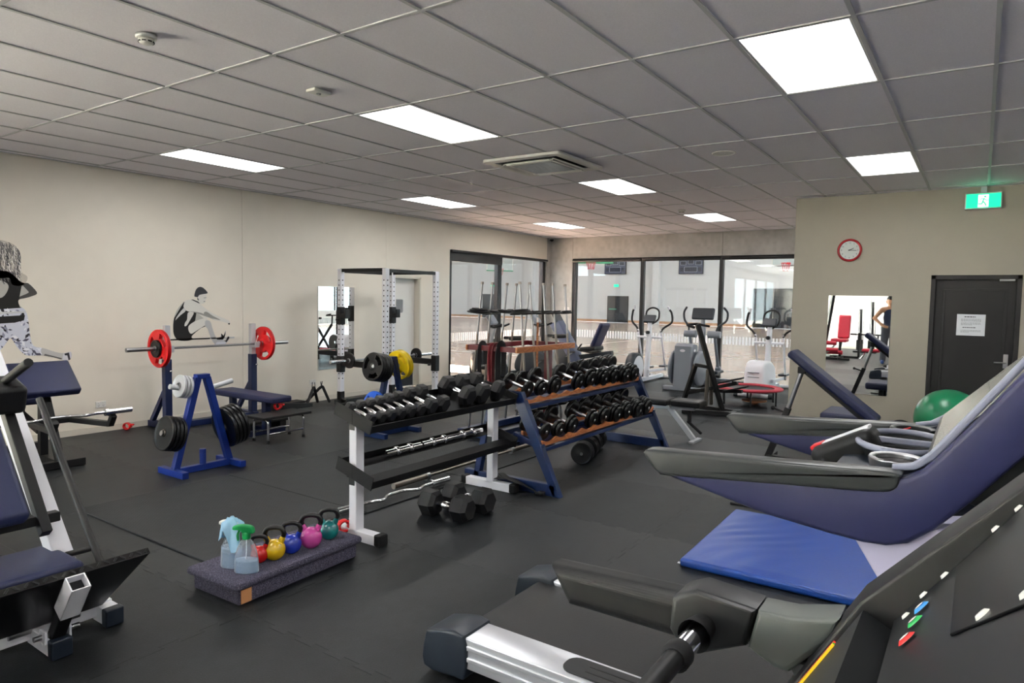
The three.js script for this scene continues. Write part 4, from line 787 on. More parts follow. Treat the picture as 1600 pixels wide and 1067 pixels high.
// ---- red rack of fixed barbells
{
  const t = thing('barbell_rack', 'red and blue rack with timber faced top rails holding upright fixed barbells', 'barbell rack', [-4.68, 0, -7.04]);
  const zA = 0.63, zB = -0.63;
  for (const z of [zA, zB]) {
    obj('post', bar([0, 0.05, z], [0, 1.06, z], 0.09, 0.075, 0.005, [1, 0, 0]), M.redDark, t);
    obj('end_rail', bar([-0.33, 1.08, z], [0.33, 1.08, z], 0.05, 0.06), M.redDark, t);
    obj('base_foot', bar([-0.45, 0.05, z], [0.48, 0.05, z], 0.08, 0.09), M.rackBlue, t);
  }
  for (const x of [-0.33, 0.33]) { obj('long_rail', bar([x, 1.08, zA + 0.02], [x, 1.08, zB - 0.02], 0.05, 0.06), M.redDark, t); obj('timber_face', box2(x - 0.012 + 0.03 * Math.sign(x), x + 0.012 + 0.03 * Math.sign(x), 1.045, 1.11, zB - 0.05, zA + 0.03, 0.003), M.pine, t); }
  for (const x of [-0.42, 0.42]) obj('base_rail', bar([x, 0.05, zA + 0.05], [x, 0.05, zB - 0.05], 0.09, 0.08), M.rackBlue, t);
  obj('spine', bar([0, 0.05, zA], [0, 0.05, zB], 0.08, 0.07), M.rackBlue, t);
  const words = ['first', 'second', 'third', 'fourth', 'fifth'];
  for (const [side, sx] of [['left', -1], ['right', 1]]) for (let i = 0; i < 5; i++) {
    const zb = 0.5 - i * 0.26, L = 1.78, a = [sx * 0.43, 0.09, zb], b = [sx * 0.27, 1.86, zb + (i % 2 ? 0.03 : -0.02)];
    const d = thing('fixed_barbell', `upright fixed barbell with flat black discs, ${words[i]} of the rack's ${side} row`, 'barbell', [-4.68 + a[0], a[1], -7.04 + a[2]], 0, `fixed barbells in the ${side} row`);
    const dir = V(b).sub(V(a)); d.quaternion.setFromUnitVectors(V([0, 1, 0]), dir.clone().normalize());
    obj('shaft', cy([0, 0, 0], [0, L, 0], 0.0135, 0.0135, 12), M.steel, d); obj('grip', cy([0, 0.55, 0], [0, 1.15, 0], 0.0145, 0.0145, 12), M.dullSteel, d);
    const R = side === 'left' ? [0.15, 0.122, 0.115, 0.11, 0.1][i] : [0.13, 0.12, 0.105, 0.1, 0.075][i];
    for (const y of [0.3, 1.41]) for (let k = 0; k < (R > 0.125 ? 3 : 2); k++) obj('disc', lat([[0.014, -0.009], [R * (1 - k * 0.18), -0.009], [R * (1 - k * 0.18) + 0.003, 0], [R * (1 - k * 0.18), 0.009], [0.014, 0.009]], 28).translate(0, y + (y > 0.5 ? 1 : -1) * k * 0.02, 0), M.black, d);
    obj('end_cap', cy([0, L - 0.03, 0], [0, L, 0], 0.019, 0.019, 12), M.dullSteel, d);
  }
  // things hung on the rack end
  const loop = (x, w, l, m, label, cat, name) => { const b = thing(name, label, cat, [-4.68 + x, 1.115, -7.04 + zA]); const pts = [[0, -l * 0.55, -0.045], [0, -0.02, -0.045], [0, 0.012, -0.02], [0, 0.012, 0.02], [0, -0.02, 0.05], [0, -l * 0.5, 0.065], [0.015, -l, 0.06]]; obj('band', ribbon(pts, w, 0.007, [1, 0, 0]), m, b); return b; };
  const b1 = loop(-0.14, 0.075, 0.42, M.leather, 'wide black leather lifting belt hung over the red rack end, left one', 'belt', 'lifting_belt'); obj('buckle', bx(0.05, 0.05, 0.012, 0, -0.44, 0.066, 0.004), M.chrome, b1);
  const b2 = loop(0.13, 0.1, 0.62, M.leather, 'long black leather lifting belt on the red rack end, right one', 'belt', 'lifting_belt'); obj('buckle', bx(0.05, 0.05, 0.012, 0.01, -0.62, 0.066, 0.004), M.chrome, b2);
  const b3 = loop(0.0, 0.03, 0.42, M.maroon, 'narrow red strap with chrome carabiner hanging between the leather belts', 'strap', 'hanging_strap'); obj('carabiner', tube([[0, -0.42, 0.06], [0.02, -0.45, 0.06], [0.01, -0.49, 0.06], [-0.01, -0.49, 0.06], [-0.02, -0.45, 0.06]], 0.005, 6, 20, true), M.chrome, b3);
  const b4 = loop(0.05, 0.026, 0.55, M.redDark, 'red resistance band hanging on the rack beside the belts', 'band', 'resistance_band');
  const st = thing('wooden_stick', 'slim wooden stick with a white tip standing in the red barbell rack', 'stick', [-4.62, 0.09, -7.3]); obj('shaft', cy([0, 0, 0], [0, 1.28, 0], 0.014, 0.014, 10), M.pine, st); obj('tip', cy([0, 1.28, 0], [0, 1.34, 0], 0.016, 0.016, 10), M.white, st);
}
// ---- carpeted step box, kettlebells, bottles
{
  const t = thing('carpet_box', 'low box covered in speckled grey purple carpet holding the kettlebells', 'step box', [-3.405, 0, -2.53], 0.03);
  obj('box_body', bx(0.41, 0.095, 0.86, 0, 0.047, 0, 0.012), M.carpet, t); obj('box_lid', bx(0.45, 0.046, 0.93, 0, 0.109, 0, 0.022, 4), M.carpet, t);
  obj('cardboard_patch', bx(0.004, 0.075, 0.065, 0.207, 0.045, 0.385), M.cardboard, t);
}
function kettlebell(label, color, R, pos, turn) {
  const t = thing('kettlebell', label, 'kettlebell', pos, turn, 'kettlebells on the carpet box');
  const flat = []; for (let i = 0; i <= 20; i++) { const a = -1.15 + i / 20 * (1.5708 + 1.15); flat.push([R * Math.cos(a), R + R * Math.sin(a) - R * (1 - Math.sin(1.15))]); }
  const y0 = flat[0][1]; const prof = [[0, y0], ...flat]; const top = R * (1 + Math.sin(1.15)) - 0;
  const cY = R * Math.sin(1.15);
  const horns = []; for (const s of [-1, 1]) horns.push(cy([s * R * 0.5, cY + R * 0.6, 0], [s * R * 0.78, cY + R * 1.22, 0], R * 0.34, R * 0.235, 16));
  obj('bell', [lat(prof.map(([r, y]) => [r, y - y0]), 32), ...horns], color, t);
  const h = R * 0.23, k = cY + R * 1.15;
  obj('handle', tube([[-R * 0.76, k, 0], [-R * 0.86, k + R * 0.4, 0], [-R * 0.66, k + R * 0.8, 0], [-R * 0.25, k + R * 0.95, 0], [R * 0.25, k + R * 0.95, 0], [R * 0.66, k + R * 0.8, 0], [R * 0.86, k + R * 0.4, 0], [R * 0.76, k, 0]], h, 12, 40), M.blackGloss, t);
}
{
  const gl = (c) => mat(c, 0.2, 0, { phys: { clearcoat: 0.7, clearcoatRoughness: 0.08 } }), y = 0.131;
  kettlebell('small red kettlebell half hidden behind the spray bottle', gl('#c80f0f'), 0.05, [-3.345, y, -2.345], 0.75);
  kettlebell('yellow kettlebell, second from the spray bottles', gl('#d8b010'), 0.062, [-3.315, y, -2.425], 0.75);
  kettlebell('blue kettlebell in the middle of the row of five', gl('#0a2aa0'), 0.06, [-3.317, y, -2.545], 0.75);
  kettlebell('pink kettlebell between the blue and the teal ones', gl('#c8469a'), 0.066, [-3.3, y, -2.675], 0.75);
  kettlebell('teal kettlebell at the far end of the carpet box', gl('#0c6c6c'), 0.062, [-3.325, y, -2.835], 0.75);
  const clear = mat('#f0f6fb', 0.28, 0, { phys: { transmission: 0.9, thickness: 0, ior: 1.4 } }), water = mat('#d4e4f2', 0.3, 0, { phys: { transmission: 0.7, thickness: 0, ior: 1.33 } });
  function bottle(label, pos, turn, head, full, waist) {
    const t = thing('spray_bottle', label, 'spray bottle', pos, turn), sx = 1.2, sz = 0.72;
    const prof = [[0.0, 0], [0.05, 0], [0.056, 0.008], [0.056, 0.02], [0.054, 0.08], [waist, 0.12], [waist * 0.88, 0.14], [0.03, 0.172], [0.017, 0.188], [0.015, 0.2]];
    const b = lat(prof, 36); b.scale(sx, 1, sz); obj('bottle_body', toCreasedNormals(b, 0.9), clear, t);
    const q = lat([[0, 0.004], [0.049, 0.004], [0.053, 0.01], [0.053, full * 0.9], [0.052, full], [0, full]], 30); q.scale(sx, 1, sz); obj('liquid', q, water, t);
    const h = obj('trigger_head', [lat([[0.02, 0.19], [0.023, 0.195], [0.023, 0.222], [0.017, 0.23], [0, 0.23]], 22), ext(smooth([[-0.04, 0.222], [-0.044, 0.24], [-0.03, 0.262], [0.02, 0.27], [0.066, 0.262], [0.074, 0.25], [0.068, 0.24], [0.03, 0.238], [0.018, 0.222]], 3), 0.034, 0.008)], head, t);
    obj('trigger', ext(smooth([[0.03, 0.238], [0.042, 0.238], [0.054, 0.21], [0.05, 0.18], [0.042, 0.182], [0.042, 0.212]], 3), 0.016, 0.003), head, h);
    obj('dip_tube', tube([[0, 0.2, 0], [0.002, 0.1, 0], [0.012, 0.012, 0.004]], 0.003, 6), M.frost, t);
  }
  bottle('clear spray bottle with a green trigger head at the box corner', [-3.275, y, -2.215], 3.74, mat('#0a8a48', 0.35), 0.075, 0.047);
  bottle('clear spray bottle with a white head under the blue cloth', [-3.405, y, -2.21], 3.5, M.white, 0.12, 0.05);
  // the wiping cloth: one draped sheet over the bottle head
  const N = 22, pos = [], idx = [], uvs = [];
  for (let i = 0; i <= N; i++) for (let j = 0; j <= N; j++) {
    const u = i / N * 2 - 1, v = j / N * 2 - 1, r = Math.hypot(u, v), a = Math.atan2(v, u);
    const fold = 0.5 + 0.5 * Math.sin(a * 5 + 0.6), rr0 = Math.min(r, 1.25);
    const rad = 0.01 + 0.042 * Math.min(1, rr0 * 1.4) + 0.03 * fold * rr0, yy = 0.285 - 0.01 * r - Math.max(0, rr0 - 0.2) * (0.105 + 0.05 * Math.sin(a * 2 + 1) + 0.03 * Math.sin(a * 3));
    pos.push(rad * Math.cos(a), yy + 0.006 * Math.sin(a * 9 + r * 7), rad * 0.85 * Math.sin(a)); uvs.push(i / N, j / N);
    if (i < N && j < N) { const k = i * (N + 1) + j; idx.push(k, k + 1, k + N + 1, k + 1, k + N + 2, k + N + 1); }
  }
  const g = new THREE.BufferGeometry(); g.setAttribute('position', new THREE.Float32BufferAttribute(pos, 3)); g.setAttribute('uv', new THREE.Float32BufferAttribute(uvs, 2)); g.setIndex(idx); g.computeVertexNormals();
  const cl = obj('cleaning_cloth', g, mat('#9cc6e2', 0.9, 0, { side: THREE.DoubleSide })); cl.position.set(-3.405, y, -2.21); tag(cl, 'pale blue wiping cloth draped over the left spray bottle', 'cloth');
}
// ---- low chrome legged step in front of the bench press
{
  const t = thing('step_stool', 'low black topped step with bent chrome tube legs beside the bench press', 'step', [-6.63, 0, -4.92]);
  obj('top_board', box2(-0.17, 0.17, 0.27, 0.3, -0.33, 0.33, 0.008), M.blackMatte, t);
  for (const s of [-1, 1]) obj('leg_frame', poly([[-0.13, 0.0, s * 0.24], [-0.13, 0.255, s * 0.24], [0.13, 0.255, s * 0.24], [0.13, 0.0, s * 0.24]], 0.013, 0.04), M.chrome, t);
  for (const s of [-1, 1]) obj('side_rail', cy([s * 0.13, 0.1, -0.24], [s * 0.13, 0.1, 0.24], 0.011, 0.011, 10), M.chrome, t);
  for (const s of [-1, 1]) for (const q of [-1, 1]) obj('foot_cap', cy([s * 0.13, 0, q * 0.24], [s * 0.13, 0.03, q * 0.24], 0.019, 0.017, 12), M.blackMatte, t);
  const u = thing('step_platform', 'flat black lower step just behind the chrome legged step', 'step', [-7.25, 0, -5.05]);
  obj('top_board', box2(-0.17, 0.17, 0.1, 0.135, -0.36, 0.36, 0.012), M.blackMatte, u); for (const s of [-1, 1]) obj('riser', box2(-0.16, 0.16, 0, 0.1, s * 0.27 - 0.05, s * 0.27 + 0.05, 0.01), M.black, u);
  const w = thing('wedge_step', 'low black wedge shaped box against the skirting near the power rack', 'wedge', [-8.3, 0, -6.35]);
  obj('wedge_body', rot(ext([[-0.3, 0], [0.32, 0], [0.32, 0.05], [-0.26, 0.12], [-0.3, 0.11]], 0.24, 0.008), 0, Math.PI / 2, 0), M.black, w); obj('grip_pad', box2(-0.1, 0.1, 0.07, 0.1, -0.2, 0.2, 0.004), M.blackMatte, w);
  for (const [z, l] of [[-6.78, 'black bent tube pull handle leaning at the wall, left one'], [-6.93, 'black bent tube pull handle standing beside the socket, right one']]) {
    const h = thing('pull_handle', l, 'handle', [-8.3, 0, z], z > -6.9 ? 0.5 : -0.6);
    h.scale.setScalar(0.82); obj('handle_frame', poly([[-0.02, 0.03, 0.28], [0, 0.3, 0.03], [0, 0.33, -0.02], [0.02, 0.04, -0.14]], 0.027, 0.05), M.black, h);
    for (const q of [-0.03, 0.03]) obj('pin', cy([q, 0.3, 0], [q, 0.42, q * 0.6], 0.008, 0.007, 8), M.black, h);
  }
  clip([-8.45, 0.045, -4.1], 0.6, 'red bar clip lying by the skirting under the curl bar end'); clip([-6.75, 0.36, -4.99], 0.4, 'red bar clip hooked on the bench press front leg');
}
// ---------------------------------------------------------------- machines, mats and cardio
function rebase(t, [x, y, z]) { t.position.set(x, y, z); for (const c of t.children) c.position.sub(t.position); return t; }
const slab = (pts, z0, z1, bev = 0.012, seg = 3) => toCreasedNormals(ext(pts, z1 - z0, bev, undefined, (z0 + z1) / 2, seg), seg > 4 ? 0.35 : 0.6);
// ---- treadmill with purple arms
{
  const t = thing('treadmill', 'treadmill with purple grey arm panels and a slanted display, blue mat behind it', 'treadmill');
  const zc = -2.68;
  obj('running_belt', [slab(roundRect(-1.86, 0.09, 0.1, 0.2, 0.05), zc - 0.27, zc + 0.27, 0.004)], mat('#161617', 0.55, 0, { metric: 1, bumpMap: T.grain, bumpScale: 0.0008 }), t);
  for (const s of [-1, 1]) {
    const z = zc + s * 0.365, r = obj('side_rail', [slab([[-1.76, 0.08], [0.05, 0.08], [0.05, 0.2], [0.04, 0.215], [-1.75, 0.215], [-1.76, 0.2]], z - 0.085, z + 0.085, 0.006), box2(-1.76, 0.05, 0.165, 0.185, z + s * 0.08, z + s * 0.092, 0.004), box2(-1.76, 0.05, 0.115, 0.135, z + s * 0.08, z + s * 0.092, 0.004)], M.alu, t);
    const inl = obj('foot_inlay', rot(ext(roundRect(-1.3, -0.06, 0.0, 0.06, 0.05), 0.008, 0.002), -Math.PI / 2).translate(0, 0.218, z), M.tmDark, r);
    obj('inlay_groove', [-0.02, 0.02].map((q) => box2(-1.2, -0.1, 0.2215, 0.2235, z + q - 0.005, z + q + 0.005)), M.black, r);
    obj('rear_cap', [slab(smooth([[-1.97, 0.03], [-1.965, 0.17], [-1.93, 0.205], [-1.75, 0.225], [-1.74, 0.05], [-1.8, 0.03]], 3), z - 0.1, z + 0.1, 0.012)], M.tmBlueGrey, t);
    obj('upright', slab([[-0.29, 1.0], [-0.02, 1.06], [0.44, 0.3], [0.2, 0.22]], zc + s * 0.44 - 0.035, zc + s * 0.44 + 0.035, 0.012), M.tmLav, t);
    const za = zc + s * 0.465, low = (pts) => s > 0 ? pts : pts.map(([x, y]) => (x > -0.12 && y > 1.2 + (x + 0.12) * 0.95 ? [x, y - (x + 0.12) * 0.45] : [x, y])), hull = [[-0.86, 1.09], [-0.835, 1.072], [-0.525, 1.005], [-0.338, 0.983], [-0.25, 0.976], [-0.19, 0.979], [-0.137, 0.997], [-0.077, 1.047], [0.008, 1.145], [0.112, 1.28], [0.34, 1.58], [0.36, 1.75], [0.28, 1.77], [0.101, 1.499], [0.004, 1.361], [-0.073, 1.257], [-0.11, 1.21], [-0.15, 1.185], [-0.2, 1.17], [-0.5, 1.13]];
    obj('arm_panel', slab(low(hull), za - 0.032, za + 0.032, 0.014), M.tmPurple, t);
    obj('handrail', slab(smooth([[-0.93, 1.155], [-0.92, 1.12], [-0.882, 1.083], [-0.835, 1.078], [-0.5, 1.108], [-0.24, 1.13], [-0.178, 1.145], [-0.165, 1.178], [-0.19, 1.196], [-0.5, 1.18], [-0.8, 1.163]], 3), za - 0.04, za + 0.04, 0.012), M.tmGrey, t);
    obj('upper_trim', slab(low([[-0.19, 1.19], [-0.13, 1.2], [-0.085, 1.236], [0.0, 1.36], [0.1, 1.505], [0.285, 1.775], [0.275, 1.784], [0.085, 1.516], [-0.015, 1.373], [-0.1, 1.254], [-0.14, 1.218], [-0.19, 1.206]]), za - s * 0.03 - 0.013, za - s * 0.03 + 0.013, 0.005), M.tmLight, t);
    const cz = zc + s * 0.305; // cup holders
    obj('cup_holder', [lat([[0.058, 0.07], [0.074, 0.075], [0.078, 0.068], [0.07, 0.02], [0.055, -0.04], [0.04, -0.045]], 32).translate(-0.19, 1.13, cz), lat([[0.05, -0.02], [0.058, 0.07]], 32).translate(-0.19, 1.13, cz)], s > 0 ? M.steel : M.tmGrey, t, 'shiny round cup holder'); obj('cup_well', lat([[0, 0.0], [0.056, 0.0], [0.057, 0.06]], 32).translate(-0.19, 1.13, cz), M.black, t);
  }
  obj('motor_hood', slab(smooth([[0.0, 0.04], [0.0, 0.22], [0.1, 0.29], [0.45, 0.3], [0.62, 0.2], [0.64, 0.04]], 4), zc - 0.44, zc + 0.44, 0.03), M.tmDark, t);
  obj('console_shell', slab([[-0.08, 1.15], [0.36, 1.62], [0.42, 1.55], [0.06, 1.1]], zc - 0.43, zc + 0.43, 0.012), M.tmDark, t);
  const P = (s, n = 0) => [-0.1 + s * 0.69 - n * 0.724, 1.2 + s * 0.724 + n * 0.69];
  const dispTex = canvasTex(512, 512, (c) => { c.fillStyle = '#7c7d78'; c.fillRect(0, 0, 512, 512); c.fillStyle = '#8d8e89'; c.fillRect(60, 60, 390, 300); c.fillStyle = '#6a6a66'; c.fillRect(80, 380, 60, 46); c.fillStyle = '#c9765a'; c.fillRect(300, 330, 90, 26); c.fillStyle = '#55565a'; for (let i = 0; i < 40; i++) c.fillRect(30 + rnd() * 440, 430 + rnd() * 60, 4, 4); });
  const face = new THREE.PlaneGeometry(0.8, 0.66).rotateZ(Math.PI / 2).rotateZ(-Math.PI / 2); face.rotateY(-Math.PI / 2); face.rotateZ(-Math.PI / 2 + Math.atan2(0.724, 0.69)); const fc = P(0.37, 0.034); face.translate(fc[0], fc[1], zc);
  obj('display_housing', slab([P(0.0, -0.02), P(0.02, 0.03), P(0.73, 0.03), P(0.75, -0.02)], zc - 0.42, zc + 0.42, 0.012), M.tmDark, t); obj('display_panel', face, mat('#ffffff', 0.25, 0, { map: dispTex }), t);
  obj('tray_rim', [new THREE.TorusGeometry(0.16, 0.011, 10, 40).rotateX(Math.PI / 2).scale(0.85, 1, 1.3).translate(-0.2, 1.2, zc), bar([-0.32, 1.2, zc], [-0.08, 1.2, zc], 0.02, 0.02)], M.tmLight, t);
  obj('tray_bowl', [lat([[0, 0], [0.13, 0], [0.155, 0.055]], 36).scale(0.85, 1, 1.3).translate(-0.2, 1.14, zc), bar([-0.31, 1.16, zc], [-0.08, 1.16, zc], 0.01, 0.05)], M.tmDark, t);
  obj('bridge', [slab(smooth([[-0.36, 1.06], [-0.37, 1.13], [-0.33, 1.15], [0.02, 1.17], [0.06, 1.1], [-0.1, 1.06]], 3), zc - 0.4, zc + 0.4, 0.02)], M.tmBlueGrey, t);
  const pod = obj('handle_pod', rot(bx(0.23, 0.1, 0.15, 0, 0, 0, 0.036, 4), 0, 0, 0.5).translate(-0.37, 1.15, zc), M.black, t);
  obj('pod_plate', rot(bx(0.17, 0.014, 0.075, 0.02, 0.046, 0, 0.006), 0, 0, 0.5).translate(-0.37, 1.15, zc), M.whitePaint, pod); obj('stop_tab', rot(bx(0.045, 0.018, 0.075, -0.085, 0.046, 0, 0.006), 0, 0, 0.5).translate(-0.37, 1.15, zc), M.red, pod);
  obj('grip_bar', [cy([-0.43, 1.11, zc - 0.36], [-0.43, 1.11, zc + 0.36], 0.017, 0.017, 18)], M.chrome, t);
  obj('stop_knob', [sph(0.014, -0.5, 1.06, zc - 0.2), tube([[-0.5, 1.06, zc - 0.2], [-0.42, 1.09, zc - 0.25], [-0.3, 1.16, zc - 0.3], [-0.2, 1.2, zc - 0.32]], 0.003, 6)], M.red, t);
  rebase(t, [-0.75, 0, zc]);
}
// ---- nearest treadmill, only its far arm and console come into the picture
{
  const t = thing('treadmill', 'nearest treadmill with thick black handrail and dark button console at the lower right', 'treadmill');
  const zc = -1.07;
  obj('running_belt', slab(roundRect(-1.9, 0.09, 0.1, 0.2, 0.05), zc - 0.26, zc + 0.26, 0.004), M.blackMatte, t);
  for (const s of [-1, 1]) {
    const z = zc + s * 0.34; obj('side_rail', slab([[-1.8, 0.08], [0.1, 0.08], [0.1, 0.21], [-1.8, 0.21]], z - 0.07, z + 0.07, 0.006), M.alu, t);
    obj('upright', slab([[-0.3, 0.93], [-0.05, 0.95], [0.35, 0.2], [0.1, 0.2]], zc + s * 0.42 - 0.03, zc + s * 0.42 + 0.03, 0.012), M.tmDark, t);
    const za = zc + s * 0.43;
    obj('handrail', [ext([[-0.878, 0.99], [-0.822, 0.898], [-0.52, 0.898], [-0.52, 1.006]], 0.09, 0.032, undefined, za, 8)], M.black, t);
    obj('grip_joint', slab([[-0.545, 0.998], [-0.53, 1.012], [-0.49, 1.03], [-0.36, 1.02], [-0.378, 0.935], [-0.47, 0.89], [-0.525, 0.89], [-0.55, 0.925]], za - 0.05, za + 0.05, 0.012), mat('#1c1d1f', 0.42), t);
    obj('arm_cover', slab([[-0.357, 1.018], [-0.29, 1.022], [-0.2, 1.045], [-0.21, 1.0], [-0.29, 0.905], [-0.32, 0.905], [-0.376, 0.932]], za - 0.047, za + 0.047, 0.012), mat('#5b605c', 0.4), t);
  }
  obj('heart_bar', cy([-0.47, 0.955, zc - 0.43], [-0.47, 0.955, zc + 0.43], 0.021, 0.021, 20), M.black, t);
  for (const s of [-1, 1]) { obj('chrome_sleeve', cy([-0.47, 0.955, zc + s * 0.24], [-0.47, 0.955, zc + s * 0.34], 0.0235, 0.0235, 20), M.chrome, t); obj('rubber_collar', lat([[0.022, -0.02], [0.03, -0.014], [0.03, 0.014], [0.022, 0.02]], 20, 'z').translate(-0.47, 0.955, zc + s * 0.225), M.blackMatte, t); obj('rubber_collar', [lat([[0.022, -0.04], [0.034, 0.03], [0.036, 0.05]], 20, 'z').translate(-0.47, 0.955, zc + s * 0.37)], M.blackMatte, t); }
  obj('motor_hood', slab(smooth([[0.05, 0.04], [0.05, 0.22], [0.15, 0.3], [0.5, 0.3], [0.66, 0.2], [0.68, 0.04]], 4), zc - 0.42, zc + 0.42, 0.03), M.tmDark, t);
  const zf = -1.5, zn = -0.62;
  obj('console_shell', slab([[-0.29, 0.862], [-0.153, 1.1], [-0.09, 1.068], [0.09, 1.31], [0.3, 1.62], [0.4, 1.55], [0.2, 1.1], [0.0, 0.85]], zf + 0.1, zn, 0.006), M.tmDark, t);
  obj('side_cheek', slab([[-0.3, 0.862], [-0.16, 1.11], [0.085, 1.385], [0.3, 1.66], [0.42, 1.55], [0.2, 1.1], [0.0, 0.85]], zf - 0.01, zf + 0.1, 0.006), M.black, t);
  const ang = Math.atan2(0.226, 0.162), D = (s, n = 0) => [-0.087 + s * Math.cos(ang) - n * Math.sin(ang), 1.08 + s * Math.sin(ang) + n * Math.cos(ang)];
  // panel outline in (along slope, across z)
  const panel = (pts, th, lift) => { const g = ext(pts, th, 0.002); const m = new THREE.Matrix4().makeBasis(V([Math.cos(ang), Math.sin(ang), 0]), V([0, 0, 1]), V([-Math.sin(ang), Math.cos(ang), 0]).multiplyScalar(1)); const o = D(0, lift); m.setPosition(o[0], o[1], 0); const h = raw(g).applyMatrix4(m); const p = h.attributes; for (let i = 0; i < p.position.count; i += 3) for (const at of [p.position, p.normal, p.uv]) for (let k = 0; k < at.itemSize; k++) { const q = at.array[(i + 1) * at.itemSize + k]; at.array[(i + 1) * at.itemSize + k] = at.array[(i + 2) * at.itemSize + k]; at.array[(i + 2) * at.itemSize + k] = q; } h.computeVertexNormals(); return h; };
  obj('bezel', panel([[0.0, zf + 0.1], [0.62, zf + 0.1], [0.62, zn], [0.3, zn], [0.0, -1.0]], 0.016, 0.012), mat('#17181a', 0.4), t);
  obj('display_glass', [panel([[0.16, -1.37], [0.34, -1.37], [0.34, -0.93], [0.16, -1.08]], 0.004, 0.022), panel([[0.36, -1.37], [0.56, -1.37], [0.56, -0.8], [0.36, -0.9]], 0.004, 0.022)], M.blackGloss, t);
  const bump = (s, z, r, m, nm, in_) => { const o = D(s, 0.024); obj(nm, rot(lat([[0, 0.004], [r * 0.7, 0.004], [r, 0]], 18).scale(1.5, 1, 0.75), 0, 0, ang).translate(o[0], o[1], z), m, t); if (in_) { const q = D(s, 0.029); obj('button_symbol', rot(lat([[0, 0.001], [r * 0.55, 0]], 14).scale(1.5, 1, 0.75), 0, 0, ang).translate(q[0], q[1], z), M.white, t); } };
  [[0.045, -1.34], [0.085, -1.37], [0.135, -1.375]].forEach(([s, z]) => bump(s, z, 0.006, M.plastic, 'button'));
  bump(0.085, -1.31, 0.011, mat('#2f7fc4', 0.4), 'button', 1); bump(0.075, -1.265, 0.011, mat('#1f9a4c', 0.4), 'button', 1); bump(0.062, -1.215, 0.012, mat('#d02626', 0.4), 'button', 1);
  [[0.25, -1.384], [0.3, -1.384], [0.36, -1.385], [0.42, -1.385]].forEach(([s, z]) => bump(s, z, 0.0055, M.plastic, 'button')); [[0.22, -1.05], [0.29, -1.0]].forEach(([s, z]) => bump(s, z, 0.008, M.plastic, 'button'));
  const led = (c, dz) => obj('led_strip', bar([-0.292 + 0.06 * 0.577, 0.925, -1.385 + dz], [-0.292 + 0.165 * 0.577, 1.03, -1.385 + dz], 0.005, 0.004, 0), mat(c, 0.5, 0, { emissive: c, emissiveIntensity: 0.5 }), t);
  led('#c02018', 0); led('#c8a018', 0.014); led('#2f9a30', 0.008);
  rebase(t, [-0.8, 0, zc]);
}
// ---- blue floor mat
{
  const t = thing('gym_mat', 'wrinkled blue vinyl gym mat lying behind the purple armed treadmill', 'mat', [-0.7, 0, -4.72], 0.02);
  const g = new RoundedBoxGeometry(1.6, 0.055, 1.27, 4, 0.022), N = 60;
  const top = new THREE.PlaneGeometry(1.55, 1.22, 90, 70).rotateX(-Math.PI / 2), p = top.attributes.position;
  for (let i = 0; i < p.count; i++) { const x = p.getX(i), z = p.getZ(i), e = Math.min(0.775 - Math.abs(x), 0.61 - Math.abs(z)); const w = Math.max(0, 0.8 - (x + 0.8)) ; p.setY(i, 0.0555 + Math.min(1, e * 14) * (0.004 + 0.0035 * Math.sin(34 * x + 20 * z + 3 * Math.sin(5 * z)) * w * Math.sin(6 * z + 2) + 0.003 * Math.sin(8 * x - 5 * z))); }
  top.computeVertexNormals(); obj('mat_cover', [g.translate(0, 0.0278, 0), top], M.matBlue, t);
  obj('corner_tie', [bx(0.03, 0.006, 0.02, -0.805, 0.012, 0.6, 0.002)], M.whitePaint, t);
  const f = thing('floor_board', 'thin dark board on the floor under the purple treadmill arm', 'board', [-1.15, 0, -5.68]); obj('board', bx(0.96, 0.02, 0.16, 0, 0.01, 0, 0.006), M.black, f); obj('grip_top', bx(0.9, 0.004, 0.12, 0, 0.021, 0), M.tmGrey, f);
}
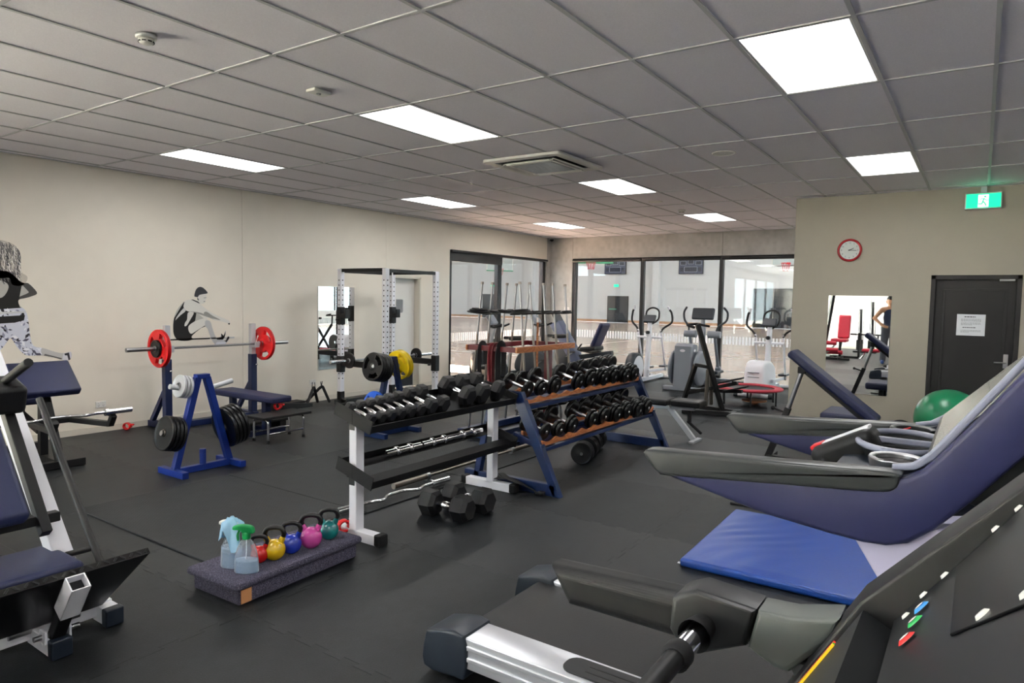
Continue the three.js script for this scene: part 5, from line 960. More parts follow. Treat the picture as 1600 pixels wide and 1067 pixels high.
// ---- hack squat machine at the left edge
{
  const t = thing('leg_press', 'white and black hack squat machine with tread foot plate and blue pads', 'leg machine');
  const zc = -1.15, z1 = -1.6;
  for (const s of [-1, 1]) {
    const z = zc + s * 0.45;
    obj('slide_rail', bar([-3.92, 0.1, z], [-5.4, 1.78, z], 0.1, 0.09, 0.006), M.whitePaint, t);
    obj('carriage_arm', [bar([-3.9, 0.42, z - s * 0.12], [-4.35, 1.0, z - s * 0.12], 0.05, 0.06)], M.black, t);
    obj('shoulder_pad', [rot(bx(0.2, 0.16, 0.16, 0, 0, 0, 0.03, 3), 0, 0, -0.3).translate(-4.33, 1.1, z - s * 0.14)], M.vinylBlack, t);
    obj('handle', cy([-4.3, 1.18, z - s * 0.14], [-4.0, 1.3, z - s * 0.14], 0.022, 0.022, 14), M.blackMatte, t);
    const f = obj('foot', bar([-3.64, 0.045, zc - 0.18 + s * 0.29 + (s > 0 ? -0.29 : 0)], [s > 0 ? -3.4 : -3.53, 0.045, zc - 0.18 + s * 0.29 + (s > 0 ? -0.29 : 0)], 0.08, 0.08), M.whitePaint, t);
    obj('foot_cap', bx(0.05, 0.088, 0.088, s > 0 ? -3.385 : -3.515, 0.044, zc - 0.18 + s * 0.29 + (s > 0 ? -0.29 : 0), 0.008), M.tmBlueGrey, f);
    obj('pivot_bracket', [bx(0.06, 0.06, 0.012, -3.43, 0.1, -1.33 + s * 0.05, 0.004)], M.whitePaint, t);
    obj('cross_strut', cy([-4.55, 1.03, zc + s * 0.56], [-3.83, 0.2, zc + s * 0.56], 0.019, 0.019, 14), M.black, t);
    obj('rear_leg', bar([-5.3, 0.04, z], [-5.3, 1.66, z], 0.08, 0.08, 0.006, [1, 0, 0]), M.whitePaint, t);
    obj('side_rail', bar([-5.5, 0.045, z], [-3.9, 0.045, z], 0.08, 0.08), s < 0 ? M.black : M.whitePaint, t);
  }
  for (const q of [-1, 1]) obj('strut_crossbar', cy([-3.9, 0.28, zc + q * 0.56], [-4.02, 0.24, zc + q * 0.44], 0.016, 0.016, 12), M.black, t);
  obj('front_rail', bar([-3.64, 0.06, -0.5], [-3.64, 0.06, -1.66], 0.07, 0.07), M.whitePaint, t);
  obj('plate_strut', bar([-3.43, 0.08, -1.33], [-3.3, 0.27, -1.33], 0.06, 0.05), M.black, t);
  const st = [[0.034, 0.034], [-0.034, 0.034]], d = V([-3.19, 0.4, -1.33]).sub(V([-3.31, 0.235, -1.33])).normalize(), nx = [d.y, -d.x, 0];
  const A = [-3.31, 0.235, -1.33], B = [-3.19, 0.4, -1.33], off = (P, a, b) => [P[0] + nx[0] * a, P[1] + nx[1] * a, P[2] + b];
  obj('socket_tube', [[0.036, 0, 0.006, 0.08], [-0.036, 0, 0.006, 0.08], [0, 0.037, 0.078, 0.006], [0, -0.037, 0.078, 0.006]].map(([a, b, w, h]) => bar(off(A, a, b), off(B, a, b), h, w, 0.002, nx)), M.whitePaint, t);
  obj('socket_inside', bar(off(A, 0, 0), off([A[0] + (B[0] - A[0]) * 0.8, A[1] + (B[1] - A[1]) * 0.8, A[2]], 0, 0), 0.066, 0.066, 0, nx), M.darkSlot, t);
  obj('pivot_bolt', [cy([-3.43, 0.1, -1.43], [-3.43, 0.1, -1.24], 0.012, 0.012, 12), cy([-3.6, 0.08, -1.2], [-3.6, 0.08, -1.5], 0.02, 0.02, 12)], M.steel, t);
  const plate = [[-0.62, 0], [0.5, 0], [0.42, 0.44], [-0.62, 0.44]];
  const bas = new THREE.Matrix4().makeBasis(V([0, 0, -1]), V([0.707, 0.707, 0]), V([0.707, -0.707, 0])); bas.setPosition(-3.59, 0.1, -1.18);
  const fp = ext([[-0.65, 0], [0.42, 0], [0.5, 0.45], [-0.65, 0.45]], 0.034, 0.004).applyMatrix4(bas); const foot = obj('foot_plate', fp, M.blackGloss, t);
  const tr = []; for (let i = 0; i < 32; i++) tr.push(rot(bx(0.026, 0.005, 0.009, 0, 0, 0, 0.002, 1), 0, i % 2 ? 0.8 : -0.8).applyMatrix4(new THREE.Matrix4().makeTranslation(-0.63 + i * 0.036, 0.4515, 0)).applyMatrix4(bas));
  for (let i = 0; i < 30; i++) for (let j = 0; j < 12; j++) tr.push(rot(bx(0.026, 0.009, 0.004, 0, 0, 0), 0, 0, (i + j) % 2 ? 0.8 : -0.8).applyMatrix4(new THREE.Matrix4().makeTranslation(-0.62 + i * 0.036, 0.02 + j * 0.036, -0.018)).applyMatrix4(bas));
  obj('tread_pattern', tr, mat('#2a2a2d', 0.3, 0.3), foot).userData.kind = 'stuff';
  obj('calf_pad', bx(0.42, 0.06, 1.0, -3.96, 0.25, -1.1, 0.028, 4), M.vinylNavy, t); obj('pad_support', bx(0.3, 0.06, 0.8, -4.02, 0.16, -1.1, 0.006), M.black, t);
  obj('back_pad', rot(bx(0.8, 0.09, 0.6, 0, 0, 0, 0.035, 4), 0, 0, -0.85).translate(-4.1, 0.83, zc + 0.06), M.vinylNavy, t);
  obj('carriage', [rot(bx(0.7, 0.04, 0.5, 0, 0, 0, 0.006), 0, 0, -0.85).translate(-4.17, 0.76, zc), bar([-3.98, 0.48, zc - 0.42], [-3.98, 0.48, zc + 0.42], 0.06, 0.05)], M.black, t);
  rebase(t, [-4.3, 0, zc]);
}
// ---- preacher curl bench
{
  const t = thing('preacher_bench', 'black preacher curl bench with a blue arm pad before the runner mural', 'weight bench');
  const zc = -2.82;
  obj('arm_pad', rot(bx(0.4, 0.085, 0.54, 0, 0, 0, 0.022, 3), 0, 0, -0.75).translate(-7.35, 0.82, zc + 0.02), M.vinylNavy, t);
  obj('seat_pad', bx(0.36, 0.08, 0.38, -7.95, 0.56, zc, 0.03, 3), M.vinylNavy, t);
  obj('main_post', bar([-7.45, 0.06, zc], [-7.42, 0.76, zc], 0.07, 0.07, 0.006, [1, 0, 0]), M.black, t);
  obj('front_strut', bar([-7.08, 0.06, zc], [-7.4, 0.72, zc], 0.07, 0.06), M.black, t);
  obj('seat_post', [bar([-7.95, 0.06, zc], [-7.95, 0.52, zc], 0.06, 0.06, 0.006, [1, 0, 0]), bar([-7.95, 0.42, zc], [-7.5, 0.3, zc], 0.06, 0.06)], M.black, t);
  obj('height_knob', cy([-7.95, 0.4, zc + 0.03], [-7.95, 0.4, zc + 0.09], 0.018, 0.026, 12), M.blackMatte, t);
  obj('spine', bar([-8.1, 0.04, zc], [-7.08, 0.04, zc], 0.07, 0.07), M.black, t);
  for (const x of [-8.12, -7.06]) obj('cross_foot', bar([x, 0.04, zc - 0.2], [x, 0.04, zc + 0.24], 0.08, 0.07), M.black, t);
  for (const s of [-1, 1]) { obj('holder_arm', [bar([-7.25, 0.42, zc + s * 0.16], [-6.62, 0.44, zc + s * 0.24], 0.05, 0.05), bar([-6.62, 0.43, zc + s * 0.24], [-6.55, 0.53, zc + s * 0.24], 0.05, 0.05), bx(0.05, 0.02, 0.06, -6.6, 0.53, zc + s * 0.24, 0.005)], M.black, t); }
  obj('holder_crossbar', bar([-7.25, 0.42, zc - 0.18], [-7.25, 0.42, zc + 0.18], 0.05, 0.05), M.black, t);
  rebase(t, [-7.5, 0, zc]);
  const e = thing('curl_bar', 'zigzag chrome curl bar resting on the preacher bench holder', 'curl bar', [-6.55, 0.565, zc + 0.22]); ezBar(e);
}
// ---- incline bench, ball
{
  const o = [-1.15, 0, -7.3], t = thing('incline_bench', 'navy adjustable incline bench with raised back pad before the clock wall', 'weight bench', o, 0), L = (x, y, z) => [x - o[0], y, z - o[2]], Z = -7.3;
  obj('back_pad', rot(bx(1.02, 0.08, 0.29, 0, 0, 0, 0.03, 3), 0, 0, -0.66).translate(...L(-1.16, 0.865, Z)), M.vinylNavy, t);
  obj('back_frame', bar(L(-1.47, 1.03, Z), L(-0.8, 0.5, Z), 0.06, 0.05), M.black, t);
  obj('seat_pad', bx(0.36, 0.08, 0.3, ...L(-0.52, 0.52, Z), 0.03, 3), M.vinylNavy, t);
  obj('support_strut', cy(L(-1.46, 0.97, Z), L(-1.6, 0.5, Z), 0.024, 0.024, 14), M.steel, t);
  obj('strut_sleeve', [bar(L(-1.57, 0.6, Z), L(-1.76, 0.05, Z), 0.06, 0.06)], M.black, t); obj('hinge', bx(0.08, 0.07, 0.09, ...L(-1.45, 1.0, Z), 0.01), M.black, t);
  obj('pull_pin', [cy(L(-1.6, 0.55, Z), L(-1.71, 0.585, Z), 0.01, 0.01, 10), sph(0.022, ...L(-1.72, 0.588, Z))], M.black, t);
  obj('spine', bar(L(-1.76, 0.06, Z), L(-0.4, 0.06, Z), 0.07, 0.07), M.black, t); obj('seat_post', bar(L(-0.55, 0.06, Z), L(-0.55, 0.48, Z), 0.07, 0.07, 0.005, [1, 0, 0]), M.black, t);
  for (const x of [-1.76, -0.4]) obj('cross_foot', bar(L(x, 0.045, Z - 0.3), L(x, 0.045, Z + 0.3), 0.07, 0.07), M.black, t);
  const u = thing('flat_bench', 'low navy flat bench just beyond the raised incline bench', 'weight bench', [-1.18, 0, -8.28], 0);
  obj('bench_pad', bx(0.42, 0.1, 0.62, 0, 0.44, 0, 0.03, 3), M.vinylNavy, u); for (const s of [-1, 1]) obj('leg', bar([0, 0.02, s * 0.24], [0, 0.4, s * 0.2], 0.06, 0.06, 0.005, [1, 0, 0]), M.black, u); for (const s of [-1, 1]) obj('foot', bar([-0.2, 0.03, s * 0.24], [0.2, 0.03, s * 0.24], 0.06, 0.06), M.black, u);
  const b = thing('exercise_ball', 'big shiny green exercise ball in front of the dark door', 'ball', [-0.24, 0.03, -9.15]);
  obj('ball_skin', lat(Array.from({ length: 41 }, (_, i) => { const a = -Math.PI / 2 + i / 40 * Math.PI; return [0.347 * Math.cos(a) + (i % 2 && i > 6 && i < 34 ? 0.0008 : 0), 0.347 + 0.345 * Math.sin(a)]; }), 56), mat('#0b7a50', 0.32, 0, { phys: { clearcoat: 0.3, clearcoatRoughness: 0.25 } }), b); obj('air_plug', cy([0.2, 0.62, 0.18], [0.204, 0.626, 0.184], 0.01, 0.008, 10), M.plastic, b);
  const m = thing('medicine_ball', 'dark rubber medicine ball on the floor left of the green ball', 'ball', [-0.72, 0, -9.3]); obj('ball_skin', sph(0.15, 0, 0.15, 0, 28, 20), M.blackMatte, m); obj('seam_ring', new THREE.TorusGeometry(0.15, 0.004, 6, 36).rotateX(0.6).translate(0, 0.15, 0), M.black, m);
}
// ---- flat adjustable bench with silver legs
{
  const t = thing('flat_bench', 'black padded bench with bent silver legs between the dumbbell rack and stepper', 'weight bench', [-3.1, 0, -7.85]);
  obj('seat_pad', bx(0.36, 0.075, 0.27, 0.28, 0.46, 0, 0.025, 3), M.vinylBlack, t); obj('back_pad', bx(0.85, 0.075, 0.29, -0.36, 0.45, 0, 0.025, 3), M.vinylBlack, t);
  obj('frame_beam', bar([-0.75, 0.36, 0], [0.36, 0.4, 0], 0.05, 0.05), M.silverPaint, t);
  obj('front_leg', [bar([0.05, 0.38, 0], [0.36, 0.03, 0], 0.05, 0.06), bx(0.06, 0.03, 0.3, 0.38, 0.015, 0, 0.006)], M.silverPaint, t); obj('rear_leg', [bar([-0.3, 0.36, 0], [-0.75, 0.03, 0], 0.05, 0.06), bx(0.06, 0.03, 0.4, -0.76, 0.015, 0, 0.006)], M.silverPaint, t);
  obj('seat_post', bar([0.3, 0.42, 0], [0.3, 0.22, 0], 0.04, 0.04, 0.004, [1, 0, 0]), M.black, t); obj('grip_handle', [cy([0.28, 0.24, 0], [0.46, 0.13, 0.06], 0.017, 0.017, 12), sph(0.018, 0.46, 0.13, 0.06)], M.blackMatte, t); obj('hinge_bolt', cy([0.08, 0.42, -0.07], [0.08, 0.42, 0.07], 0.022, 0.022, 14), M.chrome, t);
}
// ---- blue bench behind the round dumbbell rack
{
  const t = thing('roller_bench', 'dark blue bench frame with padded roller behind the round dumbbell rack', 'weight bench', [-4.05, 0, -8.45]);
  obj('roller_pad', cy([-0.32, 0.52, 0.28], [0.18, 0.52, 0.28], 0.06, 0.06, 20), M.vinylNavy, t); obj('frame', [bar([-0.42, 0.05, 0.28], [-0.42, 0.5, 0.28], 0.07, 0.07, 0.005, [1, 0, 0]), bar([-0.42, 0.46, 0.28], [0.2, 0.42, 0.28], 0.07, 0.06), bar([-0.42, 0.04, -0.1], [-0.42, 0.04, 0.5], 0.08, 0.07)], M.navy, t); obj('seat_pad', bx(0.6, 0.07, 0.3, -0.7, 0.42, 0.1, 0.025, 3), M.vinylNavy, t); obj('rear_leg', bar([-0.9, 0.02, 0.1], [-0.9, 0.4, 0.1], 0.06, 0.06, 0.005, [1, 0, 0]), M.navy, t);
}
// ---- black stepper frame
{
  const t = thing('stepper', 'black steel stepper frame with tall slanted handle post before the big window', 'stepper');
  obj('handle_post', bar([-3.1, 0.05, -10.1], [-3.42, 1.34, -9.8], 0.07, 0.06), M.black, t);
  obj('base_rail', [bar([-4.0, 0.05, -10.4], [-2.88, 0.05, -10.1], 0.07, 0.06), bar([-3.6, 0.04, -9.75], [-2.88, 0.04, -9.98], 0.07, 0.06)], M.black, t); obj('front_foot', bar([-2.9, 0.04, -9.85], [-2.9, 0.04, -10.3], 0.08, 0.07), M.black, t);
  obj('rear_frame', [bar([-3.75, 0.1, -10.2], [-3.5, 0.72, -10.0], 0.06, 0.06), bar([-3.5, 0.72, -10.0], [-3.25, 0.7, -9.95], 0.06, 0.05)], M.black, t);
  for (const q of [0, 0.25]) { obj('pedal_arm', bar([-3.7, 0.25 + q * 0.1, -10.15 - q], [-2.85, 0.5 - q * 0.6, -9.95 - q], 0.05, 0.05), M.black, t); obj('pedal', rot(bx(0.36, 0.025, 0.13, 0, 0, 0, 0.006), 0, 0, 0.28).translate(-2.95, 0.53 - q * 0.6, -9.95 - q), M.blackMatte, t); obj('shock', [cy([-3.34, 0.1, -10.05 - q], [-3.3, 0.66, -9.98 - q * 0.6], 0.03, 0.03, 14), cy([-3.31, 0.5, -9.98 - q * 0.6], [-3.3, 0.7, -9.97 - q * 0.6], 0.015, 0.015, 10)], M.dullSteel, t); }
  obj('handlebar', poly([[-3.36, 1.3, -10.12], [-3.5, 1.33, -10.05], [-3.44, 1.34, -9.8], [-3.5, 1.33, -9.55], [-3.36, 1.3, -9.48]], 0.018, 0.05), M.blackMatte, t);
  rebase(t, [-3.4, 0, -10.0]);
}
// ---- mini trampoline and the board under it
{
  const t = thing('mini_trampoline', 'small round trampoline with a red padded rim in front of the window', 'trampoline', [-3.1, 0, -11.5]);
  obj('jump_mat', lat([[0, 0.25], [0.39, 0.25], [0.39, 0.246], [0, 0.246]], 44), M.tmDark, t); obj('rim_pad', new THREE.TorusGeometry(0.46, 0.075, 10, 48).rotateX(Math.PI / 2).scale(1, 0.36, 1).translate(0, 0.255, 0), mat('#b3283c', 0.5), t);
  for (let i = 0; i < 6; i++) { const a = i * Math.PI / 3 + 0.2, x = 0.46 * Math.cos(a), z = 0.46 * Math.sin(a); obj('leg', cy([x, 0, z], [x, 0.24, z], 0.013, 0.013, 10), M.black, t); }
  const k = []; for (let i = 0; i < 36; i++) { const a = i * Math.PI / 18; k.push(bx(0.06, 0.006, 0.014, 0.41, 0.262, 0).rotateY(a)); } obj('lacing', k, M.redDark, t);
  const b = thing('wobble_board', 'light wooden balance board on the floor under the trampoline', 'board', [-2.98, 0, -11.38]); obj('board', lat([[0, 0.06], [0.19, 0.06], [0.2, 0.07], [0.19, 0.08], [0, 0.08]], 36), M.pine, b); obj('rocker', lat([[0, 0], [0.06, 0.015], [0.09, 0.06], [0, 0.06]], 24), M.pine, b);
}
// ---- cross trainers facing the room
function whiteTrainer(label, pos, turn, round) {
  const t = thing('cross_trainer', label, 'cross trainer', pos, turn);
  obj('column', [cy([0, 0.1, 0.1], [0, 1.24, -0.02], 0.062, 0.045, 20)], M.whitePaint, t);
  obj('base_beam', bar([0, 0.07, 0.95], [0, 0.07, -0.75], 0.08, 0.08, 0.01), M.whitePaint, t);
  for (const z of [0.95, -0.75]) { obj('foot_bar', cy([-0.28, 0.04, z], [0.28, 0.04, z], 0.038, 0.038, 14), M.whitePaint, t); for (const s of [-1, 1]) obj('foot_cap', cy([s * 0.26, 0.042, z], [s * 0.33, 0.042, z], 0.042, 0.042, 14), M.bikeDark, t); }
  if (round) { obj('flywheel_cover', [lat([[0, -0.09], [0.25, -0.09], [0.3, -0.07], [0.3, 0.07], [0.25, 0.09], [0, 0.09]], 40, 'x').translate(0, 0.34, 0.7)], M.bikeDark, t); for (const s of [-1, 1]) obj('cover_disc', lat([[0, s * 0.098], [0.22, s * 0.096], [0.245, s * 0.088]], 36, 'x').translate(0, 0.34, 0.7), M.whitePaint, t); }
  else { obj('drive_housing', [slab(smooth([[0.1, 0.1], [0.95, 0.1], [0.98, 0.35], [0.9, 0.58], [0.7, 0.64], [0.35, 0.6], [0.12, 0.45]], 4), -0.17, 0.17, 0.05).rotateY(-Math.PI / 2)], M.whitePaint, t); obj('vent_slot', [0.28, 0.36, 0.44].flatMap((y) => [box2(-0.1, 0.1, y, y + 0.012, 0.955, 0.985)]), M.bikeGrey, t); }
  for (const s of [-1, 1]) {
    const x = s * 0.25;
    obj('swing_arm', poly([[x, 0.24, -0.3], [x, 0.95, -0.03], [x, 1.06, 0]], 0.022, 0.05), M.whitePaint, t);
    obj('hand_grip', tube([[x, 1.04, 0], [x * 1.2, 1.12, -0.03], [x * 1.75, 1.24, -0.1], [x * 1.72, 1.42, -0.1], [x * 1.55, 1.5, -0.07]], 0.021, 10), M.black, t); obj('grip_tip', cy([x * 1.56, 1.49, -0.075], [x * 1.45, 1.56, -0.05], 0.023, 0.02, 12), M.whitePaint, t);
    obj('pedal_bar', bar([x * 0.8, 0.27, 0.5], [x * 0.8, 0.24, -0.45], 0.05, 0.05), M.whitePaint, t); obj('pedal', bx(0.15, 0.04, 0.36, x * 0.8, 0.28 + s * 0.03, -0.42, 0.015), M.bikeDark, t);
  }
  obj('cross_axle', cy([-0.27, 0.92, -0.02], [0.27, 0.92, -0.02], 0.025, 0.025, 14), M.whitePaint, t); obj('tension_knob', cy([0, 1.02, 0.05], [0, 1.02, 0.12], 0.034, 0.034, 16), M.blackMatte, t);
  obj('console', rot(bx(0.26, 0.17, 0.06, 0, 0, 0, 0.025, 3), -0.5).translate(0, 1.3, 0.0), M.bikeDark, t); obj('fixed_handle', poly([[-0.05, 1.2, -0.03], [-0.15, 1.28, -0.12], [-0.14, 1.48, -0.16], [0.0, 1.54, -0.17], [0.14, 1.48, -0.16], [0.15, 1.28, -0.12], [0.05, 1.2, -0.03]], 0.019, 0.08), M.black, t);
  return t;
}
whiteTrainer('white cross trainer with round dark flywheel cover by the left window mullion', [-5.62, 0, -13.2], 0, true);
whiteTrainer('white cross trainer with a vented drive housing beside the trampoline', [-3.22, 0, -13.15], 0, false);
{
  const t = thing('cross_trainer', 'grey commercial cross trainer with tall drive tower and dark console', 'cross trainer', [-4.5, 0, -13.2]);
  obj('drive_tower', slab([[0.7, 0.08], [1.1, 0.08], [1.06, 0.84], [0.98, 0.89], [0.76, 0.87], [0.72, 0.8]], -0.17, 0.17, 0.03).rotateY(-Math.PI / 2), M.bikeGrey, t);
  for (const s of [-1, 1]) { obj('crank_disc', lat([[0, s * 0.05], [0.28, s * 0.045], [0.33, s * 0.02], [0.33, -s * 0.03], [0, -s * 0.03]], 44, 'x').translate(s * 0.24, 0.42, 0.78), M.bikeGrey, t);
    obj('swing_arm', poly([[s * 0.25, 0.35, -0.25], [s * 0.25, 1.02, 0.02]], 0.032), M.bikeGrey, t); obj('pivot_pod', cy([s * 0.12, 1.03, 0.02], [s * 0.36, 1.03, 0.02], 0.075, 0.065, 22), M.bikeGrey, t);
    obj('hand_grip', tube([[s * 0.27, 1.05, 0.02], [s * 0.3, 1.18, -0.02], [s * 0.42, 1.3, -0.12], [s * 0.44, 1.45, -0.13], [s * 0.38, 1.55, -0.1]], 0.021, 10), M.bikeDark, t);
    obj('pedal_link', bar([s * 0.22, 0.38, 0.7], [s * 0.22, 0.22, -0.35], 0.06, 0.05), M.bikeDark, t); obj('pedal', bx(0.17, 0.06, 0.4, s * 0.22, 0.28, -0.25, 0.02), M.bikeDark, t); obj('arm_foot', sph(0.06, s * 0.25, 0.34, -0.25, 14, 10), M.bikeGrey, t); }
  obj('column', bar([0, 0.06, 0.15], [0, 1.2, -0.02], 0.11, 0.1, 0.03), M.bikeGrey, t); obj('base_beam', [bar([0, 0.06, 1.05], [0, 0.06, -0.8], 0.12, 0.1, 0.02)], M.bikeDark, t); for (const z of [1.05, -0.8]) obj('foot_bar', bx(0.72, 0.08, 0.1, 0, 0.05, z, 0.02), M.bikeGrey, t);
  obj('console', rot(bx(0.44, 0.24, 0.07, 0, 0, 0, 0.03, 3), -0.35).translate(0, 1.43, 0.0), M.bikeDark, t); obj('console_screen', rot(bx(0.36, 0.16, 0.004, 0, 0.01, -0.036), -0.35).translate(0, 1.43, 0), M.blackGloss, t); obj('console_neck', cy([0, 1.18, 0], [0, 1.36, 0.0], 0.05, 0.035, 16), M.bikeGrey, t);
  obj('badge', [lat([[0, 0.172], [0.05, 0.171]], 20, 'x').scale(1, 0.5, 1).translate(0, 0.76, 0.9), ext(disc(0.05, 20), 0.004).scale(1, 0.5, 1).translate(0, 0.76, 1.08)], M.whitePaint, t);
}
// ---- recumbent bike, upright bikes, low bench at the left glass
{
  const t = thing('recumbent_bike', 'grey recumbent bike with slanted navy mast and reclined seat by the concrete pier', 'exercise bike'), z = -13.0;
  obj('mast', slab([[-7.22, 0.2], [-6.98, 0.24], [-7.62, 1.2], [-7.86, 1.12]], z - 0.13, z + 0.13, 0.03), M.bikeNavy, t); obj('console', [rot(bx(0.07, 0.26, 0.3, 0, 0, 0, 0.03, 3), 0, 0, 0.55).translate(-7.72, 1.27, z)], M.bikeDark, t); obj('drive_cover', [lat([[0, -0.12], [0.24, -0.11], [0.28, -0.06], [0.28, 0.06], [0.24, 0.11], [0, 0.12]], 36, 'z').translate(-7.45, 0.42, z)], M.bikeDark, t);
  obj('seat_rail', bar([-7.15, 0.42, z], [-6.35, 0.56, z], 0.12, 0.1, 0.015), M.bikeDark, t); obj('seat_cushion', rot(bx(0.4, 0.1, 0.42, 0, 0, 0, 0.04, 3), 0, 0, 0.12).translate(-6.85, 0.62, z), M.vinylBlack, t); obj('backrest', rot(bx(0.1, 0.56, 0.4, 0, 0, 0, 0.045, 4), 0, 0, -0.42).translate(-6.65, 0.92, z), M.vinylNavy, t);
  obj('hand_rail', poly([[-6.95, 0.72, z - 0.27], [-7.05, 0.6, z - 0.27], [-6.75, 0.56, z - 0.27], [-6.75, 0.56, z + 0.27], [-7.05, 0.6, z + 0.27], [-6.95, 0.72, z + 0.27]], 0.017, 0.04), M.black, t); for (const s of [-1, 1]) { obj('pedal', bx(0.1, 0.03, 0.1, -7.3 + s * 0.1, 0.42 + s * 0.12, z + s * 0.2, 0.01), M.black, t); obj('crank', bar([-7.4, 0.42, z + s * 0.13], [-7.3 + s * 0.1, 0.42 + s * 0.12, z + s * 0.15], 0.03, 0.02), M.steel, t); }
  obj('base_beam', bar([-7.75, 0.06, z], [-6.4, 0.06, z], 0.12, 0.08, 0.015), M.bikeDark, t); obj('rear_leg', bar([-6.5, 0.06, z], [-6.45, 0.55, z], 0.08, 0.08, 0.01, [1, 0, 0]), M.bikeDark, t); for (const x of [-7.75, -6.4]) obj('foot_bar', bx(0.09, 0.07, 0.5, x, 0.04, z, 0.02), M.bikeDark, t);
  rebase(t, [-7.1, 0, z]);
}
function uprightBike(label, pos, turn) {
  const t = thing('exercise_bike', label, 'exercise bike', pos, turn);
  obj('mast', bar([-0.28, 0.55, 0], [-0.12, 1.12, 0], 0.1, 0.12, 0.03), M.silverPaint, t); obj('console', [rot(bx(0.08, 0.22, 0.34, 0, 0, 0, 0.03, 3), 0, 0, 0.6).translate(-0.16, 1.24, 0)], M.bikeGrey, t);
  obj('handlebar', poly([[0.12, 1.16, -0.22], [-0.02, 1.1, -0.25], [-0.16, 1.13, -0.2], [-0.16, 1.13, 0.2], [-0.02, 1.1, 0.25], [0.12, 1.16, 0.22]], 0.02, 0.05), M.black, t);
  obj('drive_housing', slab(smooth([[-0.55, 0.14], [-0.56, 0.42], [-0.36, 0.62], [-0.1, 0.6], [0.15, 0.42], [0.18, 0.18], [0.05, 0.12]], 4), -0.1, 0.1, 0.035), M.bikeDark, t); obj('seat_post', cy([0.14, 0.3, 0], [0.3, 0.86, 0], 0.035, 0.03, 16), M.silverPaint, t); obj('saddle', [rot(bx(0.3, 0.08, 0.24, 0, 0, 0, 0.038, 4), 0, 0, 0.05).translate(0.36, 0.9, 0), bx(0.16, 0.06, 0.1, 0.17, 0.9, 0, 0.028, 3)], M.vinylBlack, t);
  for (const s of [-1, 1]) { obj('crank', bar([-0.08, 0.32, s * 0.11], [-0.08 + s * 0.13, 0.32 + s * 0.08, s * 0.13], 0.03, 0.02), M.steel, t); obj('pedal', bx(0.1, 0.03, 0.1, -0.08 + s * 0.13, 0.32 + s * 0.08, s * 0.19, 0.01), M.black, t); }
  obj('base_beam', bar([-0.55, 0.07, 0], [0.5, 0.07, 0], 0.1, 0.08, 0.015), M.bikeDark, t); for (const x of [-0.55, 0.5]) obj('foot_bar', bx(0.08, 0.07, 0.5, x, 0.04, 0, 0.02), M.bikeDark, t);
}
uprightBike('silver masted exercise bike behind the left half of the red barbell rack', [-7.75, 0, -10.85], 0.3);
uprightBike('silver masted exercise bike behind the right half of the red barbell rack', [-7.55, 0, -12.15], 0.3);
{
  const t = thing('rowing_machine', 'low dark rowing machine rail in front of the sliding glass door', 'rowing machine', [-7.4, 0, -9.95], Math.PI / 2 + 0.9);
  obj('rail', bar([-0.75, 0.34, 0], [0.8, 0.3, 0], 0.09, 0.11, 0.01), M.black, t); obj('seat', bx(0.28, 0.06, 0.3, -0.1, 0.42, 0, 0.025, 3), M.vinylBlack, t); for (const x of [-0.7, 0.7]) obj('leg', [bar([x, 0.02, 0], [x * 0.95, 0.3, 0], 0.07, 0.07, 0.005, [1, 0, 0]), bx(0.07, 0.05, 0.5, x, 0.025, 0, 0.015)], M.black, t); obj('flywheel_cover', lat([[0, -0.07], [0.2, -0.06], [0.22, 0], [0.2, 0.06], [0, 0.07]], 30, 'z').translate(0.75, 0.42, 0), M.bikeDark, t);
}
